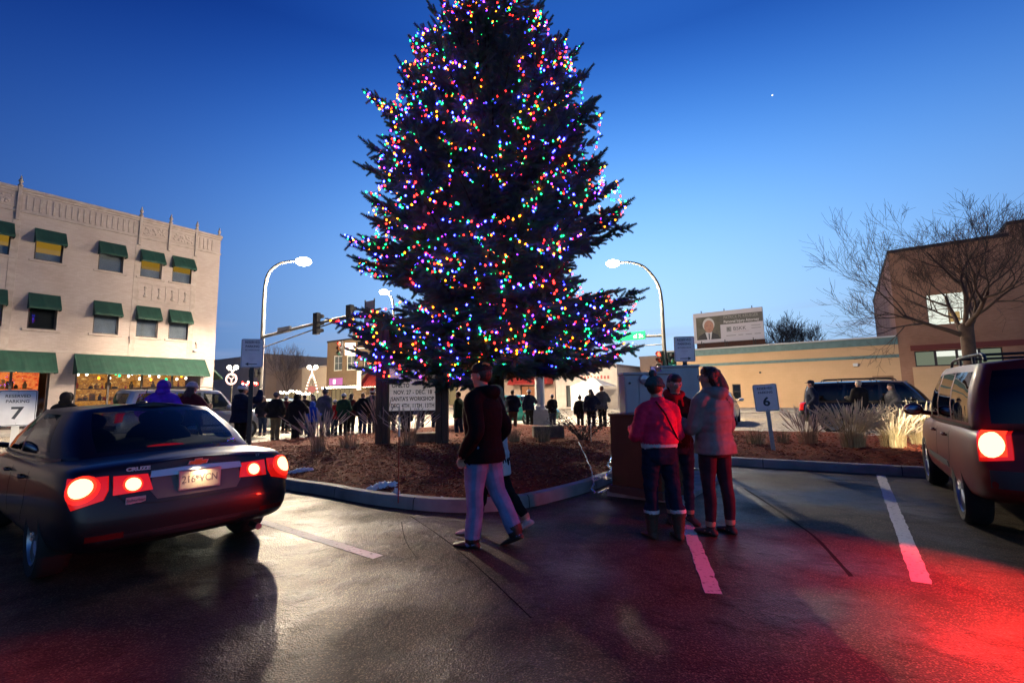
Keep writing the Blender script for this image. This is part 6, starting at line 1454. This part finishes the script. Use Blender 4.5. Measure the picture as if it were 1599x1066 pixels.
    if hairkind != 'none':
        HA((0, -.016, .012), (.049, .054, .060)); HA((0, .002, .036), (.043, .048, .036))
        if hairkind in ('long', 'curly', 'tied'):
            HA((0, -.036, -.02), (.044, .034, .05))
        if hairkind == 'long':
            for s in (-1, 0, 1): hp.append((limb([H(s * .026, -.03, -.02), H(s * .034, -.052, -.075), H(s * .03, -.06, -.15)], [.026 * S, .028 * S, .013 * S]), 0))
        if hairkind == 'tied': hp.append((limb([H(0, -.055, .01), H(0, -.085, -.01), H(0, -.08, -.08)], [.018 * S, .024 * S, .01 * S]), 0))
        if hairkind == 'curly':
            g = random.Random(int(abs(x) * 100)); 
            for k in range(150 if near else 50):
                u = g.random(); a = g.uniform(-2.9, -.25); r_ = .052 + .02 * u
                hp.append((ell(H(r_ * cos(a) * (1 + .2 * u) + .022 * u, r_ * sin(a) * .9 - .008 - .02 * u, .045 - u * .22), tuple([g.uniform(.009, .017) * S] * 3), 8, 6), 0))
            hp.append((limb([H(.01, -.045, 0), H(.02, -.06, -.07), H(.025, -.062, -.15)], [.04 * S, .05 * S, .022 * S]), 0))
            for k in range(26): a = g.uniform(.1, 3.0); hp.append((ell(H(.045 * cos(a), .02 * sin(a) - .002, .05 + .012 * g.random()), tuple([.012 * S] * 3), 8, 6), 0))
        fuse('hair', hp, .006 if near else .014, [hm_], o, 2 if hairkind != 'curly' else 1)
    hp = []; hc_ = hatc or mat('cloth_hat_dark', (.02, .02, .022), .9)
    if hat in ('beanie', 'pom', 'santa', 'stripe'):
        HA((0, -.008, .034), (.054, .062, .046)); mts = [hc_]
        if hat == 'pom': HA((0, -.03, .092), (.026, .026, .024))
        b2_ = [hp.append((he((0.053 * cos(q), -.008 + .061 * sin(q), .016 - .008 * sin(q)), (.012, .012, .016)), 1 if hat in ('santa', 'stripe') else 0)) for q in [2 * pi * k / 22 for k in range(22)]]
        if hat == 'santa':
            hp.append((limb([H(0, -.01, .06), H(.015, -.03, .085), H(.05, -.04, .07)], [.04 * S, .026 * S, .012 * S]), 0)); hp.append((he((.062, -.04, .055), (.018, .018, .018)), 1)); mts = [hc_, mat('cloth_white_fur', (.7, .7, .7), .95, bump=.5, bscale=120)]
        if hat == 'stripe':
            for q in range(20): a = 2 * pi * q / 20; hp.append((he((.054 * cos(a), -.008 + .062 * sin(a), .046), (.006, .006, .010)), 1))
            mts = [hc_, mat('cloth_white_knit', (.6, .62, .66), .95)]
        fuse('hat', hp, .0065 if near else .011, mts, o, 2)
    if hat == 'cap':
        HA((0, -.008, .036), (.0535, .0615, .043)); 
        vb = MB(); rr = []
        for k in range(9):
            a = pi * (k / 8) ; cx_, cy_ = cos(a), sin(a); rr.append([H(.050 * cx_, .032 + .02 * cy_, .030), H(.044 * cx_, .05 + .05 * cy_, .026 + .004), H(.044 * cx_, .05 + .05 * cy_, .021), H(.050 * cx_, .032 + .02 * cy_, .022)])
        vb.loft(rr); hp.append((vb, 0)); HA((0, -.008, .079), (.006, .006, .004)); hb = fuse('cap', hp, .0055 if near else .012, [hc_], o, 2)
        if near:
            em = MB()
            for q in range(9): a = .55 + q * .25; em.sphere(H(.0545 * cos(a + pi) * -1 * .0 + -.040 * cos((q - 4) * .22) , -.044 + (q - 4) * -.0065 * 0 + (q - 4) * .0052, .052 + .012 * cos((q - 4) * .35)), .0065 * S, n=7, m=5)
            em.build('cap_badge', mat('gold_thread', (.45, .27, .08), .6), hb)
    if hat == 'hood':
        hp += [(he((0, -.018, .004), (.062, .066, .076)), 0), (limb([H(-.05, -.02, -.06), H(0, -.06, -.065), H(.05, -.02, -.06)], [.03 * S, .036 * S, .03 * S]), 0)]
        for q in range(20): a = 2 * pi * q / 20; hp.append((he((.047 * cos(a), .036, .004 + .06 * sin(a)), (.013, .014, .013)), 1))
        fuse('hood', hp, .008 if near else .013, [hc_, raise_hood or hc_], o, 2)
    if scarf:
        sp_ = [(limb([H(-.03, .03, -.085), H(-.055, -.01, -.075), H(0, -.06, -.07), H(.055, -.01, -.075), H(.02, .045, -.09), H(-.03, .03, -.085)], [.024 * S] * 6), 0), (limb([H(.012, .045, -.09), H(.02, .068, -.15), H(.018, .075, -.26)], [.024 * S, .026 * S, .02 * S]), 0), (limb([H(-.02, .045, -.09), H(-.026, .066, -.14), H(-.02, .074, -.2)], [.02 * S, .024 * S, .018 * S]), 0)]
        fuse('scarf', sp_, .008 if near else .014, [scarf], o, 2, .004)
    return o, H, Z
cl = {n: cloth(n, c, **k) for n, c, k in (('black', (.014, .013, .015), {}), ('navy', (.014, .020, .045), {}), ('grey', (.085, .085, .095), {}), ('jeans', (.030, .045, .085), {}), ('pale_jeans', (.15, .22, .42), dict(bs=160)), ('khaki', (.13, .10, .065), {}), ('green', (.02, .055, .035), {}), ('red', (.42, .015, .02), {}),
    ('pink', (.74, .03, .10), {}), ('parka', (.20, .195, .20), dict(rough=.6)), ('charcoal', (.028, .022, .027), {}), ('blue', (.02, .07, .42), {}), ('purple', (.13, .035, .50), {}), ('white', (.58, .58, .62), {}), ('maroon', (.09, .016, .02), {}), ('brown', (.055, .032, .022), {}), ('teal_knit', (.045, .085, .09), dict(bs=60, bump=.8)), ('plum', (.055, .022, .035), {}), ('dark_brown_puffer', (.006, .006, .008), dict(rough=.9)), ('pale_grey', (.40, .40, .42), {}))}
BOOT = mat('cloth_boot_brown', (.05, .028, .018), .7, bump=.3, bscale=60); SHOEB = mat('cloth_shoe_black', (.015, .014, .014), .6); FUR = mat('cloth_fur_trim', (.38, .33, .28), .95, (.25, .2, .17), 30, bump=1, bscale=150)
DKH = mat('hair_dark', (.012, .007, .006), .45, (.03, .014, .01), 40, bump=.5, bscale=90); GRH = mat('hair_grey', (.25, .24, .23), .6); BLH = mat('hair_blonde', (.33, .21, .10), .55, (.24, .14, .06), 40, mapscale=(1, 1, .15)); BRH = mat('hair_brown', (.035, .02, .013), .55, (.02, .012, .008), 30, mapscale=(1, 1, .2))
FWD = (((.05, .03, -.16), (-.25, .95, .25)), ((.05, .03, -.16), (-.25, .95, .25)))
PKT = (((.05, -.05, -.16), (-.10, .55, -.75)), ((.05, -.05, -.16), (-.10, .55, -.75)))
# the walking man, the girl beyond him
STR = lambda a, b: ((a, max(0, a * .15), .02), (b, .42, .02))
D, H_, _ = person('man walking in a black cap, dark puffer jacket and pale baggy jeans', -.30, 4.74, 152, 1.75, cl['dark_brown_puffer'], cl['pale_jeans'], SHOEB, DKH, 'cap', mat('cloth_cap_black', (.008, .008, .009), .9), dict(legs=((.10, .04, .02), (-.22, .24, .03)), arms=PKT), hem=.455, bulk=1.2, near=True, hood=True, quilt=.022, legbulk=1.28, headturn=.12, nod=.05)
gx = cloth('spotted_skirt', (.60, .58, .60))
nt = gx.node_tree; vo = nt.nodes.new('ShaderNodeTexVoronoi'); vo.inputs['Scale'].default_value = 11; tcx = nt.nodes.new('ShaderNodeTexCoord'); nt.links.new(tcx.outputs['Object'], vo.inputs['Vector']); lt_ = nt.nodes.new('ShaderNodeMath'); lt_.operation = 'LESS_THAN'; lt_.inputs[1].default_value = .36; nt.links.new(vo.outputs['Distance'], lt_.inputs[0]); mm = nt.nodes.new('ShaderNodeMixRGB'); mm.inputs[1].default_value = (.6, .58, .6, 1); mm.inputs[2].default_value = (.03, .03, .035, 1); nt.links.new(lt_.outputs[0], mm.inputs[0]); nt.links.new(mm.outputs[0], nt.nodes['Principled BSDF'].inputs['Base Color'])
E_, _, _ = person('girl in white top, spotted skirt and black leggings walking beyond the man in the cap', -.19, 5.2, 172, 1.58, cl['white'], cl['black'], cloth('pale_trainer', (.62, .52, .55)), BLH, None, None, dict(legs=((.36, .08, .02), (-.27, .28, .03))), hem=.52, bulk=.98, near=True, hairkind='long', skirt=(.40,), extra=gx, gender='f')
# the three women
Aw, HA_, ZA = person('woman in pink fleece jacket and grey bobble hat seen from behind', 1.47, 4.88, 98, 1.59, cl['pink'], cl['navy'], BOOT, BRH, 'pom', cl['teal_knit'], dict(legs=((.06, .05, .05), (-.05, .06, .10)), arms=FWD), hem=.585, hem2=.56, extra=cl['white'], bulk=1.12, waist=1.03, near=True, hairkind='short', boots=True, gender='f', headturn=-.9, legbulk=1.12)
b = MB(); b.tube([ZA(Vector((-.06, -.10, 1.345))), ZA(Vector((.01, -.155, 1.22))), ZA(Vector((.06, -.165, 1.1))), ZA(Vector((.13, -.13, .98))), ZA(Vector((.2, -.06, .93)))], .009, 6); b.build('bag_strap', cl['maroon'], Aw, smooth=60)
Bw, _, _ = person('dark haired young woman in red scarf and dark jacket facing the camera', 1.86, 5.48, -92, 1.64, cl['black'], cl['jeans'], BOOT, DKH, None, None, dict(legs=((.02, .02, .02), (-.02, .02, .04)), arms=FWD), hem=.50, near=True, hairkind='tied', scarf=cl['red'], gender='f', nod=.26, headturn=.12, bulk=.95)
Cw, HC_, _ = person('woman in long grey quilted parka with dark curly hair and glasses', 2.07, 4.98, 112, 1.69, cl['parka'], cl['plum'], SHOEB, DKH, None, None, dict(legs=((.03, .02, .03), (-.02, .02, .06)), arms=FWD), hem=.475, bulk=1.16, near=True, hairkind='curly', hood=True, quilt=.045, gender='f', headturn=.45, waist=1.0)
b = MB()
for s in (-1, 1): b.tube([HC_(s * .0175 + .016 * cos(a), .057, .006 + .012 * sin(a)) for a in [2 * pi * k / 14 for k in range(15)]], .0022, 5)
for s in (-1, 1): b.tube([HC_(s * .033, .056, .008), HC_(s * .05, .02, .010), HC_(s * .05, -.01, .006)], .0022, 5)
b.build('glasses', black, Cw)
# the crowd beyond the mulch
OUT = (((.12, -.04, -.15), (-.35, .55, -.55)), ((.12, -.04, -.15), (-.35, .55, -.55)))
HALF = (((.06, -.01, -.16), (-.02, .12, -.95)), ((.11, .04, -.14), (-.5, .8, .35)))
CROWD_POSES = [dict(arms=OUT), dict(arms=OUT, legs=((.08, .1, .05), (-.06, .05, .08))), dict(arms=HALF), dict(arms=FWD, legs=((.0, .0, .07), (.05, .1, .03))), dict(arms=HALF, legs=((.12, .15, .04), (-.1, .05, .05)))]
def bgp(label, px_, pytop, Y, face, top, legs, z=.13, hmin=None, **k):
    q = px(px_, pytop, Y); hh = q.z - z; up = {'pom': .05, 'beanie': .03, 'santa': .05, 'stripe': .03, 'cap': .02, 'hood': .02}.get(k.get('hat'), .01)
    return person(label, q.x, q.y, face, hmin or max(1.1, hh - up), cl[top], cl[legs], z0=z, group=None, **dict(k, bulk=k.get('bulk', 1.0) * 1.26, legbulk=k.get('legbulk', 1.0) * 1.2, pose=k.get('pose') or rnd.choice(CROWD_POSES)))
G = 'onlookers'
ARMS_UP = (((.14, .10, .0), (-.55, .45, .75)), ((.14, .10, -.0), (-.55, .45, .75)))
bgp('man in blue and white striped beanie raising both arms', 379, 599, 11.2, 60, 'navy', 'black', hat='stripe', hatc=cl['blue'], pose=dict(arms=ARMS_UP), bulk=1.12, hood=True)
bgp('person in bright purple hooded jacket in front of the dark saloon', 256, 592, 9.4, 100, 'purple', 'black', z=.12, hat='hood', hatc=cl['purple'], bulk=1.1, hmin=1.72)
bgp('person in pale knit hat and maroon coat in front of the dark saloon', 300, 598, 9.9, 80, 'maroon', 'black', z=.12, hat='beanie', hatc=cl['pale_grey'], hairkind='long', bulk=1.05, gender='f', hmin=1.7)
bgp('dark haired person half hidden by the dark saloon roof near sign 7', 104, 612, 9.6, 95, 'black', 'black', z=.12, hat='hood', hatc=cl['black'], hmin=1.52)
bgp('man in dark jacket, grey knit hat and khaki trousers', 432, 611, 15.2, 75, 'black', 'khaki', hat='beanie', hatc=cl['grey'], bulk=1.15, pose=dict(arms=OUT))
bgp('man in black coat and black hood beside the one in khaki trousers', 464, 614, 14.0, 80, 'black', 'black', hat='hood', hatc=cl['black'], bulk=1.2, hem=.42)
bgp('brown haired woman behind the child in bright blue', 489, 615, 16.3, 250, 'black', 'jeans', hairkind='long', gender='f')
bgp('child in bright blue hooded jacket', 488, 633, 15.2, 70, 'blue', 'jeans', hat='hood', hatc=cl['blue'], bulk=1.15, hmin=1.22)
bgp('tall man in long grey coat and pointed knit hat beside the child in blue', 508, 605, 15.8, 70, 'grey', 'jeans', hat='pom', hatc=cl['grey'], bulk=1.15, hem=.43, pose=dict(arms=PKT, legs=((.0, 0, .03), (.12, .0, .06))))
bgp('person in white knit hat and dark green jacket', 537, 613, 16.6, 80, 'green', 'black', hat='beanie', hatc=cl['white'], bulk=1.1, pose=dict(arms=FWD))
bgp('long dark haired woman right of the white knit hat', 549, 614, 17.2, 70, 'maroon', 'black', hairkind='long', hair=DKH, gender='f')
bgp('fair haired woman in black coat with hood down, left of the santa hat', 567, 612, 16.4, 75, 'black', 'jeans', hairkind='short', hair=BLH, bulk=1.12, hood=True, gender='f')
bgp('person in red and white santa hat and grey jacket', 582, 606, 16.8, 75, 'grey', 'jeans', hat='santa', hatc=cl['red'], hood=True, bulk=1.1)
bgp('person in navy jacket behind the left part of the letter board', 611, 612, 16.2, 85, 'navy', 'navy')
bgp('person in long black coat behind the letter board', 634, 611, 15.6, 85, 'black', 'black', hem=.36, bulk=1.15)
bgp('woman in pale green jacket and black leggings behind the letter board', 657, 616, 19.4, 95, 'pale_grey', 'black', gender='f', hairkind='long')
bgp('person in blue jeans behind the right sign post', 681, 612, 17.6, 90, 'grey', 'jeans')
bgp('dark haired man looking left between the sign post and the walking man', 716, 611, 14.6, 165, 'green', 'jeans', hair=DKH)
bgp('man in navy jacket and khaki trousers left of the grey pole', 800, 608, 17.6, 80, 'navy', 'khaki', hair=DKH, bulk=1.15)
bgp('person in white knit hat and blue jacket half hidden by the grey pole', 826, 607, 19.4, 110, 'navy', 'black', hat='beanie', hatc=cl['white'])
bgp('person in white cap, dark jacket and loose jeans right of the grey pole', 862, 615, 18.6, 120, 'black', 'jeans', hat='cap', hatc=cl['white'], pose=dict(arms=FWD), legbulk=1.1)
bgp('child in dark bobble hat behind the leafy shrub', 905, 616, 18.2, 85, 'black', 'black', hat='pom', hatc=cl['black'])
bgp('woman with big dark curly hair behind the leafy shrub', 922, 607, 17.4, 85, 'navy', 'black', hairkind='curly', hair=BRH, gender='f', bulk=1.1)
bgp('man in pale grey hooded sweater behind the leafy shrub', 939, 602, 18.0, 110, 'grey', 'black', hair=mat('hair_ginger', (.12, .035, .018), .6), hood=True)
bgp('man in dark cap and navy jacket looking left near sign 6', 1266, 593, 14.6, 150, 'navy', 'navy', hat='cap', hatc=cl['navy'], pose=dict(arms=OUT), bulk=1.05)
bgp('grey haired man in black jacket in front of the black car', 1340, 593, 15.0, 100, 'black', 'black', hair=GRH, pose=dict(arms=FWD), bulk=1.15)
bgp('brown haired woman in grey coat looking left in front of the black car', 1391, 598, 14.4, 155, 'grey', 'black', hairkind='long', hair=BRH, gender='f', bulk=1.2, hem=.44, pose=dict(arms=OUT))
bgp('woman in maroon coat and pale hat behind the man in khaki trousers', 447, 617, 18.5, 70, 'maroon', 'black', hat='beanie', hatc=cl['pale_grey'], gender='f', bulk=1.1)
bgp('man in brown jacket between the black coat and the child in blue', 476, 615, 17.4, 100, 'brown', 'jeans', hair=BRH, bulk=1.1, pose=dict(arms=FWD))
bgp('child in red jacket and white hat behind the tall man in grey', 523, 630, 17.0, 60, 'red', 'navy', hat='beanie', hatc=cl['white'], hmin=1.25)
bgp('man in navy coat and dark cap far behind the santa hat', 597, 613, 19.0, 85, 'navy', 'black', hat='cap', hatc=cl['black'])
bgp('woman in grey jacket facing the camera at the left end of the crowd', 412, 618, 17.5, 265, 'charcoal', 'jeans', hairkind='long', hair=BRH, gender='f', bulk=1.05)
bgp('person in dark green parka with arms folded behind the walking man', 742, 613, 17.0, 95, 'green', 'black', hat='beanie', hatc=cl['maroon'], pose=dict(arms=FWD))
